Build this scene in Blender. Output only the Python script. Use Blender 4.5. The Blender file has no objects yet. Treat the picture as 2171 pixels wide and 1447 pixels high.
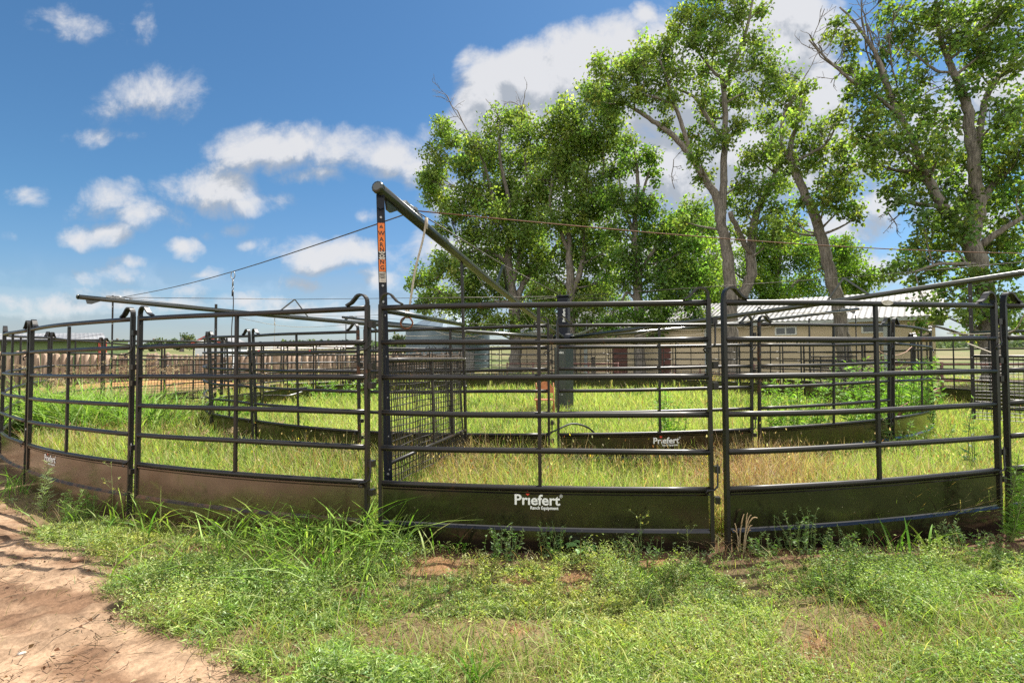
import bpy, math, random
import numpy as np
from mathutils import Matrix, Vector

rng = np.random.default_rng(7)
random.seed(7)
SC = bpy.context.scene
COL = SC.collection
PI = math.pi
# ------------------------------------------------------------------ camera model
F = 1139.2; PITCH = 0.0293; ROLL = -0.0042; CX, CY = 1085.5, 723.5; EYE = 1.36
cR, sR = math.cos(ROLL), math.sin(ROLL)
RIGHT = np.array([1.0, 0, 0]); UP = np.array([0, -math.sin(PITCH), math.cos(PITCH)]); FWD = np.array([0, math.cos(PITCH), math.sin(PITCH)])
EYEP = np.array([0, 0, EYE])

def ray(px, py):
    a, b = (px - CX) / F, (py - CY) / F
    x = cR * a + sR * b; y = -sR * a + cR * b
    d = x * RIGHT - y * UP + FWD
    return d / d[1]

def W(px, py, Y):
    """world point seen at pixel (px, py) of the photo at forward distance Y"""
    return EYEP + ray(px, py) * Y

def G(px, py, z=0.0):
    d = ray(px, py)
    return EYEP + d * ((z - EYE) / d[2])

def to_px(P):
    Q = np.asarray(P, float) - EYEP
    zc = Q @ FWD; x = (Q @ RIGHT) / zc; y = -(Q @ UP) / zc
    return CX + F * (cR * x - sR * y), CY + F * (sR * x + cR * y)

# ------------------------------------------------------------------ numpy value noise
def _hash(ix, iy, s):
    h = (ix * 374761393 + iy * 668265263 + s * 2147483647) & 0xFFFFFFFF
    h = ((h ^ (h >> 13)) * 1274126177) & 0xFFFFFFFF
    return ((h ^ (h >> 16)) & 0xFFFF) / 65535.0

def vnoise(x, y, s=0):
    x = np.asarray(x, float); y = np.asarray(y, float)
    ix = np.floor(x).astype(np.int64); iy = np.floor(y).astype(np.int64)
    fx = x - ix; fy = y - iy
    fx = fx * fx * (3 - 2 * fx); fy = fy * fy * (3 - 2 * fy)
    a = _hash(ix, iy, s); b = _hash(ix + 1, iy, s); c = _hash(ix, iy + 1, s); d = _hash(ix + 1, iy + 1, s)
    return (a * (1 - fx) + b * fx) * (1 - fy) + (c * (1 - fx) + d * fx) * fy

def fbm(x, y, s=0, o=4):
    t = 0; a = .5; n = 0
    for k in range(o):
        t = t + a * vnoise(x * 2 ** k, y * 2 ** k, s + k); n += a; a *= .5
    return t / n

def sstep(a, b, x):
    t = np.clip((np.asarray(x, float) - a) / (b - a), 0, 1)
    return t * t * (3 - 2 * t)

# ------------------------------------------------------------------ materials
def mat(name):
    m = bpy.data.materials.new(name); m.use_nodes = True
    nt = m.node_tree; b = nt.nodes['Principled BSDF']
    return m, nt, b

def nd(nt, t, **k):
    n = nt.nodes.new(t)
    for a, v in k.items(): setattr(n, a, v)
    return n

def noise_col(nt, scale, c1, c2, lo=.35, hi=.65, detail=5, vec=None, rough=.6):
    n = nd(nt, 'ShaderNodeTexNoise'); n.inputs['Scale'].default_value = scale; n.inputs['Detail'].default_value = detail
    n.inputs['Roughness'].default_value = rough
    if vec is not None: nt.links.new(vec, n.inputs['Vector'])
    r = nd(nt, 'ShaderNodeValToRGB')
    r.color_ramp.elements[0].position = lo; r.color_ramp.elements[1].position = hi
    r.color_ramp.elements[0].color = (*c1, 1); r.color_ramp.elements[1].color = (*c2, 1)
    nt.links.new(n.outputs['Fac'], r.inputs['Fac'])
    return r.outputs['Color'], n.outputs['Fac']

def simple(name, c1, c2=None, rough=.6, metal=0, scale=8, bump=0, bscale=None, spec=.5, lo=.35, hi=.65, coord='Object', stretch=None):
    m, nt, b = mat(name)
    tc = nd(nt, 'ShaderNodeTexCoord'); vec = tc.outputs[coord]
    if stretch:
        mp = nd(nt, 'ShaderNodeMapping'); mp.inputs['Scale'].default_value = stretch
        nt.links.new(vec, mp.inputs['Vector']); vec = mp.outputs['Vector']
    if c2 is None: c2 = tuple(x * 1.35 for x in c1)
    c, f = noise_col(nt, scale, c1, c2, lo, hi, vec=vec)
    nt.links.new(c, b.inputs['Base Color'])
    b.inputs['Roughness'].default_value = rough; b.inputs['Metallic'].default_value = metal
    b.inputs['Specular IOR Level'].default_value = spec
    if bump:
        n = nd(nt, 'ShaderNodeTexNoise'); n.inputs['Scale'].default_value = bscale or scale * 4; n.inputs['Detail'].default_value = 6
        nt.links.new(vec, n.inputs['Vector'])
        bp = nd(nt, 'ShaderNodeBump'); bp.inputs['Strength'].default_value = bump; bp.inputs['Distance'].default_value = .02
        nt.links.new(n.outputs['Fac'], bp.inputs['Height']); nt.links.new(bp.outputs['Normal'], b.inputs['Normal'])
    return m

def painted(name, base, base2, rough, rust_amt=.5, spec=.7, specks=True, speck_at=.785, metal=0.0, rust=(.10, .035, .012)):
    m, nt, b = mat(name)
    tc = nd(nt, 'ShaderNodeTexCoord'); vec = tc.outputs['Object']
    c, f = noise_col(nt, 3.0, base, base2, .3, .7, vec=vec)
    # small chips and rust freckles
    n2 = nd(nt, 'ShaderNodeTexNoise'); n2.inputs['Scale'].default_value = 6; n2.inputs['Detail'].default_value = 9; n2.inputs['Roughness'].default_value = .75
    nt.links.new(vec, n2.inputs['Vector'])
    mr = nd(nt, 'ShaderNodeMapRange'); mr.inputs[1].default_value = .66 - .06 * rust_amt; mr.inputs[2].default_value = .78 - .06 * rust_amt
    nt.links.new(n2.outputs['Fac'], mr.inputs[0])
    mx = nd(nt, 'ShaderNodeMix', data_type='RGBA'); nt.links.new(mr.outputs[0], mx.inputs[0]); nt.links.new(c, mx.inputs[6]); mx.inputs[7].default_value = (*rust, 1)
    out = mx.outputs[2]
    if specks:
        v = nd(nt, 'ShaderNodeTexNoise'); v.inputs['Scale'].default_value = 70; v.inputs['Detail'].default_value = 2
        nt.links.new(vec, v.inputs['Vector'])
        mr2 = nd(nt, 'ShaderNodeMapRange'); mr2.inputs[1].default_value = speck_at; mr2.inputs[2].default_value = speck_at + .035
        nt.links.new(v.outputs['Fac'], mr2.inputs[0])
        mx2 = nd(nt, 'ShaderNodeMix', data_type='RGBA'); nt.links.new(mr2.outputs[0], mx2.inputs[0]); nt.links.new(out, mx2.inputs[6]); mx2.inputs[7].default_value = (.35, .30, .22, 1)
        out = mx2.outputs[2]
    nt.links.new(out, b.inputs['Base Color'])
    n3 = nd(nt, 'ShaderNodeTexNoise'); n3.inputs['Scale'].default_value = 2.2; n3.inputs['Detail'].default_value = 6
    nt.links.new(vec, n3.inputs['Vector'])
    mr3 = nd(nt, 'ShaderNodeMapRange'); mr3.inputs[1].default_value = .3; mr3.inputs[2].default_value = .7
    mr3.inputs[3].default_value = rough * .75; mr3.inputs[4].default_value = rough * 1.35
    nt.links.new(n3.outputs['Fac'], mr3.inputs[0]); nt.links.new(mr3.outputs[0], b.inputs['Roughness'])
    b.inputs['Specular IOR Level'].default_value = spec; b.inputs['Metallic'].default_value = metal
    n4 = nd(nt, 'ShaderNodeTexNoise'); n4.inputs['Scale'].default_value = 1.6; n4.inputs['Detail'].default_value = 2
    nt.links.new(vec, n4.inputs['Vector'])
    bp = nd(nt, 'ShaderNodeBump'); bp.inputs['Strength'].default_value = .12; bp.inputs['Distance'].default_value = .03
    nt.links.new(n4.outputs['Fac'], bp.inputs['Height']); nt.links.new(bp.outputs['Normal'], b.inputs['Normal'])
    return m

def leafy(name, transl=.45, rough=.5, gloss=.08, tgain=(1.5, 1.7, .7)):
    """leaf blades coloured by their own per-leaf colour attribute, with light passing through"""
    m = bpy.data.materials.new(name); m.use_nodes = True; nt = m.node_tree; nt.nodes.clear()
    o = nd(nt, 'ShaderNodeOutputMaterial'); at = nd(nt, 'ShaderNodeAttribute', attribute_name='tint')
    d = nd(nt, 'ShaderNodeBsdfDiffuse'); t = nd(nt, 'ShaderNodeBsdfTranslucent'); g = nd(nt, 'ShaderNodeBsdfGlossy'); g.inputs['Roughness'].default_value = rough
    nt.links.new(at.outputs['Color'], d.inputs['Color'])
    vm = nd(nt, 'ShaderNodeVectorMath', operation='MULTIPLY'); vm.inputs[1].default_value = tgain
    nt.links.new(at.outputs['Color'], vm.inputs[0]); nt.links.new(vm.outputs[0], t.inputs['Color'])
    m1 = nd(nt, 'ShaderNodeMixShader'); m1.inputs[0].default_value = transl
    nt.links.new(d.outputs[0], m1.inputs[1]); nt.links.new(t.outputs[0], m1.inputs[2])
    m2 = nd(nt, 'ShaderNodeMixShader'); m2.inputs[0].default_value = gloss
    nt.links.new(m1.outputs[0], m2.inputs[1]); nt.links.new(g.outputs[0], m2.inputs[2])
    g.inputs['Color'].default_value = (.7, .75, .65, 1)
    nt.links.new(m2.outputs[0], o.inputs['Surface'])
    return m

M = {}
M['paint'] = painted('black_paint', (.009, .0078, .0066), (.019, .0158, .0125), .36, .7, spec=.38)
M['rustpaint'] = painted('rusting_black_paint', (.010, .009, .008), (.020, .016, .013), .4, 2.6, spec=.4)
M['plate'] = painted('kick_plate_paint', (.006, .0042, .003), (.012, .0085, .006), .12, .35, spec=.5, speck_at=.755)
b_ = M['plate'].node_tree.nodes['Principled BSDF']; b_.inputs['IOR'].default_value = 1.66
M['plate_reflect_tint'] = painted('reflect_tint_kick_plate_paint', (.030, .018, .011), (.062, .036, .020), .15, .9, spec=.6); M['plate_reflect_tint'].node_tree.nodes['Principled BSDF'].inputs['IOR'].default_value = 1.9  # rust freckles over a brown base that paints in the sunlit drive's reflection
M['dirtyridge'] = simple('rusty_ridge', (.025, .018, .012), (.16, .07, .025), .6, scale=9, lo=.45, hi=.75)
M['arm'] = painted('arm_paint', (.012, .015, .010), (.022, .026, .016), .24, .2, spec=.75, specks=False)  # slightly green base stands in for grass reflected under the arms
M['mast'] = painted('mast_paint', (.004, .006, .012), (.008, .011, .019), .38, .1, spec=.22, specks=False)
M['cabinet'] = painted('cabinet_paint', (.020, .025, .021), (.032, .038, .032), .4, .1, specks=False)
M['chair'] = simple('orange_rust_paint', (.34, .12, .045), (.46, .19, .08), .75, scale=14)
M['rust'] = simple('rusty_steel', (.11, .035, .012), (.24, .085, .03), .85, scale=14, bump=.3)
M['steel'] = simple('galvanised_steel', (.22, .22, .22), (.38, .38, .37), .45, .8, scale=20)
M['cable'] = simple('steel_cable', (.05, .045, .04), (.14, .12, .10), .55, .5, scale=30)
M['rustcable'] = simple('rusty_cable', (.12, .055, .03), (.22, .11, .06), .7, .2, scale=30)
M['rope'] = simple('rope_fibre', (.28, .24, .18), (.48, .42, .33), .9, scale=60)
M['pinkrope'] = simple('pink_cord', (.42, .25, .18), (.5, .32, .24), .9, scale=60)
M['hose'] = simple('black_rubber', (.01, .01, .01), (.02, .02, .02), .5)
M['wire'] = simple('black_wire', (.014, .012, .011), (.05, .042, .034), .45, .2, scale=20)
M['white'] = simple('white_print', (.66, .66, .64), (.74, .74, .72), .6, scale=40)
M['dirtywhite'] = simple('dirty_white_label', (.30, .25, .20), (.6, .55, .48), .7, scale=35)
M['red'] = simple('red_print', (.55, .03, .02), (.62, .05, .03), .5)
M['orange'] = simple('orange_decal', (.62, .13, .012), (.72, .18, .025), .55, scale=20)
M['black'] = simple('black_print', (.008, .008, .008), (.012, .012, .012), .6)
M['bark'] = simple('bark', (.085, .072, .06), (.26, .225, .19), .95, scale=6, bump=1.0, bscale=9, stretch=(2.2, 2.2, .35))
M['twig'] = simple('twig_bark', (.075, .060, .045), (.14, .115, .09), .9, scale=4)
M['deadtwig'] = simple('dead_twig_bark', (.12, .10, .085), (.2, .17, .15), .9, scale=4)
M['leaf'] = leafy('tree_leaf', .50, .5, .03, (1.65, 1.65, .8))
M['grass'] = leafy('grass_blade', .42, .5, .02, (1.4, 1.5, .8))
M['weedleaf'] = leafy('weed_leaf', .40, .55, .05, (1.4, 1.55, .7))
M['straw'] = leafy('straw_blade', .35, .6, .03, (1.2, 1.2, 1.1))
M['log'] = simple('weathered_logs', (.11, .075, .055), (.40, .29, .205), .95, scale=2.2, bump=.8, bscale=10, stretch=(3, 3, .5), lo=.3, hi=.7)
M['plank'] = simple('grey_planks', (.16, .15, .14), (.30, .28, .26), .95, scale=3, bump=.5, stretch=(4, 4, .4))
M['tan'] = simple('tan_siding', (.50, .40, .265), (.55, .44, .29), .8, scale=1.2)
M['trim'] = simple('pale_trim', (.36, .38, .36), (.42, .44, .42), .6, scale=3)
M['door'] = simple('brown_door', (.10, .035, .025), (.13, .05, .035), .7, scale=2)
M['glass'] = simple('dark_glass', (.05, .055, .055), (.09, .095, .09), .15, scale=1)
M['winframe'] = simple('window_frame', (.6, .6, .55), (.66, .66, .6), .6)
M['green'] = simple('green_siding', (.10, .15, .05), (.13, .19, .07), .7)
M['whitewall'] = simple('white_siding', (.55, .58, .62), (.62, .65, .68), .7)
M['redtrim'] = simple('red_trim', (.35, .05, .03), (.42, .07, .04), .7)
M['brownboard'] = simple('brown_board', (.16, .07, .045), (.24, .11, .07), .85, scale=8)
M['pipe'] = simple('rust_red_pipe', (.12, .05, .04), (.20, .09, .07), .7, scale=6)

def metal_roof(name, c1, c2, period=.3):
    m, nt, b = mat(name)
    tc = nd(nt, 'ShaderNodeTexCoord')
    mp = nd(nt, 'ShaderNodeMapping'); mp.inputs['Scale'].default_value = (.16, .03, .03)
    nt.links.new(tc.outputs['Object'], mp.inputs['Vector'])
    c, f = noise_col(nt, 3.0, c1, c2, .44, .56, 1, vec=mp.outputs['Vector'])
    mp2 = nd(nt, 'ShaderNodeMapping'); mp2.inputs['Scale'].default_value = (1.6, .06, .06)
    nt.links.new(tc.outputs['Object'], mp2.inputs['Vector'])
    c2_, f2 = noise_col(nt, 2.5, (.35, .28, .22), (1, 1, 1), .38, .52, 3, vec=mp2.outputs['Vector'])
    mx = nd(nt, 'ShaderNodeMix', data_type='RGBA', blend_type='MULTIPLY'); mx.inputs[0].default_value = .6
    nt.links.new(c, mx.inputs[6]); nt.links.new(c2_, mx.inputs[7]); nt.links.new(mx.outputs[2], b.inputs['Base Color'])
    b.inputs['Metallic'].default_value = .3; b.inputs['Roughness'].default_value = .5
    return m
m, nt, b = mat('ribbed_metal_roof'); at = nd(nt, 'ShaderNodeAttribute', attribute_name='tint'); nt.links.new(at.outputs['Color'], b.inputs['Base Color']); b.inputs['Roughness'].default_value = .55; b.inputs['Metallic'].default_value = .2
M['roof'] = m
M['shedroof'] = metal_roof('pale_shed_roof', (.24, .24, .24), (.33, .33, .33))

def corrugated(name, c1, c2):
    m, nt, b = mat(name)
    tc = nd(nt, 'ShaderNodeTexCoord')
    c, f = noise_col(nt, .6, c1, c2, .3, .7, vec=tc.outputs['Object'])
    nt.links.new(c, b.inputs['Base Color']); b.inputs['Metallic'].default_value = .5; b.inputs['Roughness'].default_value = .5
    return m
M['silo'] = corrugated('galvanised_corrugated', (.13, .17, .205), (.18, .22, .255))

# ------------------------------------------------------------------ object helpers
def tag(o, label=None, cat=None, group=None, kind=None):
    if label: o['label'] = label
    if cat: o['category'] = cat
    if group: o['group'] = group
    if kind: o['kind'] = kind
    return o

def empty(name, loc, label, cat, group=None):
    o = bpy.data.objects.new(name, None); COL.objects.link(o); o.location = loc; o.empty_display_size = .2
    return tag(o, label, cat, group)

class MB:
    def __init__(s): s.v = []; s.f = []; s.n = 0; s.sm = []
    def add(s, V, Fs, smooth=False):
        s.v.append(np.asarray(V, float).reshape(-1, 3)); b = s.n; s.n += len(s.v[-1])
        for f in Fs: s.f.append(tuple(int(i) + b for i in f)); s.sm.append(smooth)
    def box(s, c, sx, sy, sz, ax=None):
        ax = np.eye(3) if ax is None else np.asarray(ax, float)
        V = [np.asarray(c) + i * sx / 2 * ax[0] + j * sy / 2 * ax[1] + k * sz / 2 * ax[2] for k in (-1, 1) for j in (-1, 1) for i in (-1, 1)]
        s.add(V, [(0, 2, 3, 1), (4, 5, 7, 6), (0, 1, 5, 4), (2, 6, 7, 3), (0, 4, 6, 2), (1, 3, 7, 5)])
    def bar(s, a, b, w, h, side=None):
        """rectangular bar from a to b; w along side, h across"""
        a = np.asarray(a, float); b = np.asarray(b, float); d = b - a; L = np.linalg.norm(d); d = d / L
        if side is None: side = np.array([0, 0, 1.0]) if abs(d[2]) < .9 else np.array([1.0, 0, 0])
        sd = np.asarray(side, float); sd = sd - d * (sd @ d); sd /= np.linalg.norm(sd); u = np.cross(d, sd)
        s.box((a + b) / 2, L, w, h, [d, sd, u])
    def tube(s, P, r, n=8, cap=True, ry=None):
        P = np.asarray(P, float); m = len(P)
        r = np.full(m, r) if np.isscalar(r) else np.asarray(r, float)
        T = np.gradient(P, axis=0); T /= np.linalg.norm(T, axis=1)[:, None] + 1e-12
        up = np.array([0, 0, 1.0])
        if abs(T[0] @ up) > .95: up = np.array([0, 1.0, 0])
        A = np.cross(T[0], up); A /= np.linalg.norm(A); V = []
        for i in range(m):
            A = A - T[i] * (A @ T[i]); A /= np.linalg.norm(A); B = np.cross(T[i], A)
            for k in range(n):
                t = 2 * PI * k / n; V.append(P[i] + r[i] * (A * math.cos(t) + B * math.sin(t)))
        Fs = [(i * n + k, i * n + (k + 1) % n, (i + 1) * n + (k + 1) % n, (i + 1) * n + k) for i in range(m - 1) for k in range(n)]
        s.add(V, Fs, True)
        if cap:
            b = s.n - m * n
            s.f.append(tuple(b + k for k in range(n - 1, -1, -1))); s.sm.append(False)
            s.f.append(tuple(b + (m - 1) * n + k for k in range(n))); s.sm.append(False)
    def strap(s, P, wvec, w, t):
        """flat strap swept along P: width w along wvec(i), thickness t"""
        P = np.asarray(P, float); m = len(P); T = np.gradient(P, axis=0); T /= np.linalg.norm(T, axis=1)[:, None]
        w = np.full(m, w) if np.isscalar(w) else w; V = []
        for i in range(m):
            a = np.asarray(wvec, float); a = a - T[i] * (a @ T[i]); a /= np.linalg.norm(a); b = np.cross(T[i], a)
            for (p, q) in ((-1, -1), (1, -1), (1, 1), (-1, 1)): V.append(P[i] + a * p * w[i] / 2 + b * q * t / 2)
        Fs = [(i * 4 + k, i * 4 + (k + 1) % 4, (i + 1) * 4 + (k + 1) % 4, (i + 1) * 4 + k) for i in range(m - 1) for k in range(4)]
        Fs += [(3, 2, 1, 0), tuple((m - 1) * 4 + k for k in range(4))]
        s.add(V, Fs)
    def grid(s, V, nu, nv, smooth=False):
        s.add(V, [(i * nv + j, i * nv + j + 1, (i + 1) * nv + j + 1, (i + 1) * nv + j) for i in range(nu - 1) for j in range(nv - 1)], smooth)
    def build(s, name, m, parent=None, origin=None):
        V = np.concatenate(s.v)
        if parent is not None and origin is None: origin = np.array(gloc(parent))
        if origin is None: origin = np.zeros(3)
        me = bpy.data.meshes.new(name); me.from_pydata((V - origin).tolist(), [], s.f)
        me.polygons.foreach_set('use_smooth', s.sm)
        ob = bpy.data.objects.new(name, me); COL.objects.link(ob)
        if parent is not None: ob.parent = parent
        else: ob.location = origin
        me.materials.append(m)
        return ob

def gloc(o):
    v = Vector((0, 0, 0))
    while o is not None: v = v + o.location; o = o.parent
    return v

def np_obj(name, V, Fq, m, tint=None, parent=None, origin=None, smooth=False):
    """one mesh from arrays: V (n,3), Fq (k,3|4); tint (n,3) colours the leaves"""
    if parent is not None and origin is None: origin = np.array(gloc(parent))
    if origin is None: origin = np.zeros(3)
    V = np.asarray(V, np.float32) - np.asarray(origin, np.float32)
    me = bpy.data.meshes.new(name); n, k, c = len(V), len(Fq), Fq.shape[1]
    me.vertices.add(n); me.vertices.foreach_set('co', V.ravel())
    me.loops.add(k * c); me.loops.foreach_set('vertex_index', Fq.astype(np.int32).ravel())
    me.polygons.add(k); me.polygons.foreach_set('loop_start', np.arange(0, k * c, c, dtype=np.int32))
    if smooth: me.polygons.foreach_set('use_smooth', np.ones(k, bool))
    me.update(calc_edges=True)
    if tint is not None:
        a = me.attributes.new('tint', 'FLOAT_COLOR', 'POINT')
        a.data.foreach_set('color', np.concatenate([tint, np.ones((n, 1))], 1).astype(np.float32).ravel())
    ob = bpy.data.objects.new(name, me); COL.objects.link(ob)
    if parent is not None: ob.parent = parent
    else: ob.location = origin
    if m: me.materials.append(m)
    return ob

def sticks(P0, P1, r0, r1, n=4):
    """many tapered sticks -> V, F"""
    P0 = np.asarray(P0, float); P1 = np.asarray(P1, float); N = len(P0)
    r0 = np.broadcast_to(r0, (N,)); r1 = np.broadcast_to(r1, (N,))
    d = P1 - P0; d /= np.linalg.norm(d, axis=1)[:, None] + 1e-9
    u = np.where(np.abs(d[:, 2:3]) < .9, np.array([[0, 0, 1.0]]), np.array([[1.0, 0, 0]]))
    a = np.cross(d, u); a /= np.linalg.norm(a, axis=1)[:, None]; b = np.cross(d, a)
    V = np.zeros((N, 2, n, 3))
    for k in range(n):
        t = 2 * PI * k / n; o = a * math.cos(t) + b * math.sin(t)
        V[:, 0, k] = P0 + o * r0[:, None]; V[:, 1, k] = P1 + o * r1[:, None]
    idx = np.arange(N)[:, None] * 2 * n; Fs = []
    for k in range(n): Fs.append(np.concatenate([idx + k, idx + (k + 1) % n, idx + n + (k + 1) % n, idx + n + k], 1))
    return V.reshape(-1, 3), np.concatenate(Fs)

def leaves(P, D, L, Wd, tint, curl=.15, rng=rng, nrm=None):
    """diamond leaves at P pointing along D -> V, F(quads), tint"""
    N = len(P); D = D / (np.linalg.norm(D, axis=1)[:, None] + 1e-9)
    R = rng.normal(size=(N, 3)) if nrm is None else nrm
    S = np.cross(D, R); S /= np.linalg.norm(S, axis=1)[:, None] + 1e-9; Nn = np.cross(S, D)
    L = np.broadcast_to(L, (N,))[:, None]; Wd = np.broadcast_to(Wd, (N,))[:, None]
    V = np.stack([P, P + D * L * .42 + S * Wd / 2 + Nn * L * curl, P + D * L, P + D * L * .42 - S * Wd / 2 + Nn * L * curl], 1)
    Fq = np.arange(N * 4).reshape(N, 4)
    return V.reshape(-1, 3), Fq, np.repeat(tint, 4, 0)

def blades(B, H, Wd, lean, az, tint, seg=3, droop=1.6, rng=rng):
    """grass blades: base B, length H, width Wd, lean amount, azimuth -> V, F(quads), tint"""
    N = len(B); t = np.linspace(0, 1, seg + 1)[None, :]
    H = np.broadcast_to(H, (N,))[:, None]; lean = np.broadcast_to(lean, (N,))[:, None]
    out = lean * H * t ** droop; up = H * (t - .35 * np.minimum(lean, 1.4) * t ** 2.4)
    dx, dy = np.cos(az)[:, None], np.sin(az)[:, None]
    C = np.stack([B[:, 0:1] + out * dx, B[:, 1:2] + out * dy, B[:, 2:3] + up], 2)
    wa = az + PI / 2 + rng.normal(0, .5, N)
    w = np.broadcast_to(Wd, (N,))[:, None] * np.array([.8, 1.0, .75, .12] if seg == 3 else np.interp(np.linspace(0, 1, seg + 1), [0, .3, .7, 1], [.7, 1, .75, .08]))[None, :] / 2
    S = np.stack([np.cos(wa), np.sin(wa), rng.normal(0, .25, N)], 1)[:, None, :]
    V = np.stack([C - S * w[:, :, None], C + S * w[:, :, None]], 2)      # N, seg+1, 2, 3
    k = (seg + 1) * 2; base = np.arange(N)[:, None] * k
    Fq = np.concatenate([np.concatenate([base + 2 * i, base + 2 * i + 1, base + 2 * i + 3, base + 2 * i + 2], 1) for i in range(seg)])
    return V.reshape(-1, 3), Fq, np.repeat(tint, k, 0)

def merge(parts):
    V, Fq, T, n = [], [], [], 0
    for (v, f, t) in parts:
        V.append(v); Fq.append(f + n); T.append(t); n += len(v)
    return np.concatenate(V), np.concatenate(Fq), np.concatenate(T)

def tints(N, cols, w, var=.18, rng=rng):
    c = np.array(cols)[rng.choice(len(cols), N, p=np.array(w) / sum(w))]
    return np.clip(c * np.exp(rng.normal(0, var, (N, 1))) * np.exp(rng.normal(0, var * .35, (N, 3))), .002, .9)

# lettering built as a mesh; returns verts (n,2) and faces, left-aligned at 0, height of capitals = size*0.7
def text_mesh(s, size, bold=.02, align='CENTER'):
    cu = bpy.data.curves.new('lettering', 'FONT'); cu.body = s; cu.size = size; cu.offset = bold * size; cu.align_x = align
    cu.resolution_u = 3
    ob = bpy.data.objects.new('lettering', cu); COL.objects.link(ob)
    dg = bpy.context.evaluated_depsgraph_get(); me = bpy.data.meshes.new_from_object(ob.evaluated_get(dg))
    V = np.array([v.co[:2] for v in me.vertices]); Fs = [tuple(p.vertices) for p in me.polygons]
    bpy.data.objects.remove(ob); bpy.data.curves.remove(cu); bpy.data.meshes.remove(me)
    return V, Fs

# ------------------------------------------------------------------ ground
TOWER = np.array([1.35, 13.95]); RC = np.array([1.0247, 13.946]); RO, RI = 10.235, 7.767
def gz(x, y):
    """height of the ground"""
    x = np.asarray(x, float); y = np.asarray(y, float)
    d = np.hypot(x, y)
    far = np.maximum(d - 34, 0) * .0213 * sstep(34, 90, d) * (1 - .3 * sstep(-50, 120, x))
    r = np.hypot(x - RC[0], y - RC[1])
    near = (fbm(x * .55 + 3, y * .55, 1) - .5) * .12 + (fbm(x * 2.6, y * 2.6, 5) - .5) * .05
    ring = .05 * np.exp(-((r - RO - .22) / .28) ** 2) * sstep(-2.5, -.5, x)      # soil banked against the outer kick plates
    dip = -.05 * sstep(-2.0, -4.0, x) * sstep(6.5, 4.5, y)
    return near * (1 - sstep(60, 200, d)) + far + ring + dip

def spaced(lo, hi, d0, d1, step, grow=1.06):
    a = list(np.arange(d0, d1, step)); s = step; x = d1
    while x < hi: a.append(x); s *= grow; x += s
    a.append(hi); s = step; x = d0 - step; b = []
    while x > lo: b.append(x); s *= grow; x -= s
    b.append(lo)
    return np.array(b[::-1] + a)

# edge of the sandy drive, as seen in the photo, and the bare patches: (px, py, rx, ry)
SB_Y = np.array([960, 1040, 1080, 1130, 1190, 1250, 1300, 1350, 1400, 1447, 1560, 1800]); SB_X = np.array([-40, 15, 50, 75, 190, 215, 260, 330, 470, 560, 1000, 1250])
PATCH = [(930, 1210, 62, 22), (1215, 1240, 38, 18), (1100, 1240, 40, 9), (1390, 1215, 25, 10), (935, 1165, 70, 16), (1450, 1170, 120, 8), (840, 1405, 40, 16), (1730, 1375, 35, 28), (1500, 1325, 28, 15), (2110, 1270, 60, 18), (1900, 1130, 240, 14), (1700, 1155, 160, 12),
         (740, 1265, 30, 12), (640, 1420, 40, 20), (1620, 1190, 50, 8), (2120, 1110, 80, 14), (1280, 1180, 80, 10), (1850, 1330, 40, 12), (1100, 1330, 30, 8), (430, 1180, 40, 12)]
def sandness(x, y):
    P = np.stack([x, y, np.zeros_like(x)], -1)
    px, py = to_px(np.where((y > .8)[..., None], P, np.array([0, 5.0, 0])))
    n = (fbm(x * 3.1, y * 3.1, 21) - .5)
    s = sstep(-60, 60, np.interp(py, SB_Y, SB_X) - px + n * 190)
    return np.where((y > .8) & (y < 9), s, np.where(y <= .8, (x < .2) * 1.0, 0)) * sstep(9.0, 7.0, y)
def patchness(x, y):
    P = np.stack([x, y, np.zeros_like(x)], -1)
    px, py = to_px(np.where((y > .8)[..., None], P, np.array([0, 5.0, 0]))); s = np.zeros_like(px)
    n = (fbm(x * 5, y * 5, 33) - .5) * 1.3
    for (a, b, rx, ry) in PATCH:
        s = np.maximum(s, sstep(-.35, .35, 1 - np.hypot((px - a) / rx, (py - b) / ry) + n))
    return s * ((y > .8) & (y < 6))

gx = spaced(-1500, 1500, -5.2, 4.6, .035, 1.055); gy = spaced(-60, 2500, 1.6, 6.2, .035, 1.05)
X, Y = np.meshgrid(gx, gy, indexing='ij')
Z = gz(X, Y)
sand = sandness(X, Y); patch = patchness(X, Y)
# clods, cracks and wheel-worn ripples on the sand, rougher soil in the patches
clod = np.maximum(fbm(X * 7 + Y * 3, Y * 16 - X * 4, 41) - .50, 0) * .085 * sstep(.36, .58, fbm(X * 1.1, Y * 1.3, 45)) + np.maximum(fbm(X * 30, Y * 30, 43) - .64, 0) * .05
Z = Z + (sand * clod + patch * (1 - sand) * (fbm(X * 14, Y * 14, 47) - .5) * .05) * (Y < 8)
dist = np.hypot(X, Y)
ringr_ = lambda x, y: np.hypot(x - RC[0], y - RC[1])
def C(*a): return np.array(a)
sandc = C(.335, .225, .145); sandd = C(.17, .10, .06); soil = C(.12, .066, .04); straw = C(.23, .13, .065); under = C(.14, .105, .055); field = C(.10, .13, .04); tanf = C(.19, .16, .085)
n1 = fbm(X * 2.2, Y * 2.2, 51)[..., None]; n2 = fbm(X * .12, Y * .12, 53)[..., None]
cs = sandc + (sandd - sandc) * sstep(.44, .66, fbm(X * 3.3 + Y, Y * 5.2, 55))[..., None]
cs = np.where((clod > .002)[..., None], cs * .72, cs)
cp = soil + (straw - soil) * sstep(.4, .65, n1)
cg = under * (.8 + .5 * n1)
cf = field + (tanf - field) * sstep(.42, .62, n2)
lawn = (np.maximum(sstep(2.3, 1.6, Y), sstep(.8, 1.0, X / np.maximum(Y, .1))) * (ringr_(X, Y) > RO) * (Y < 12) * (X > -6))[..., None]
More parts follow.
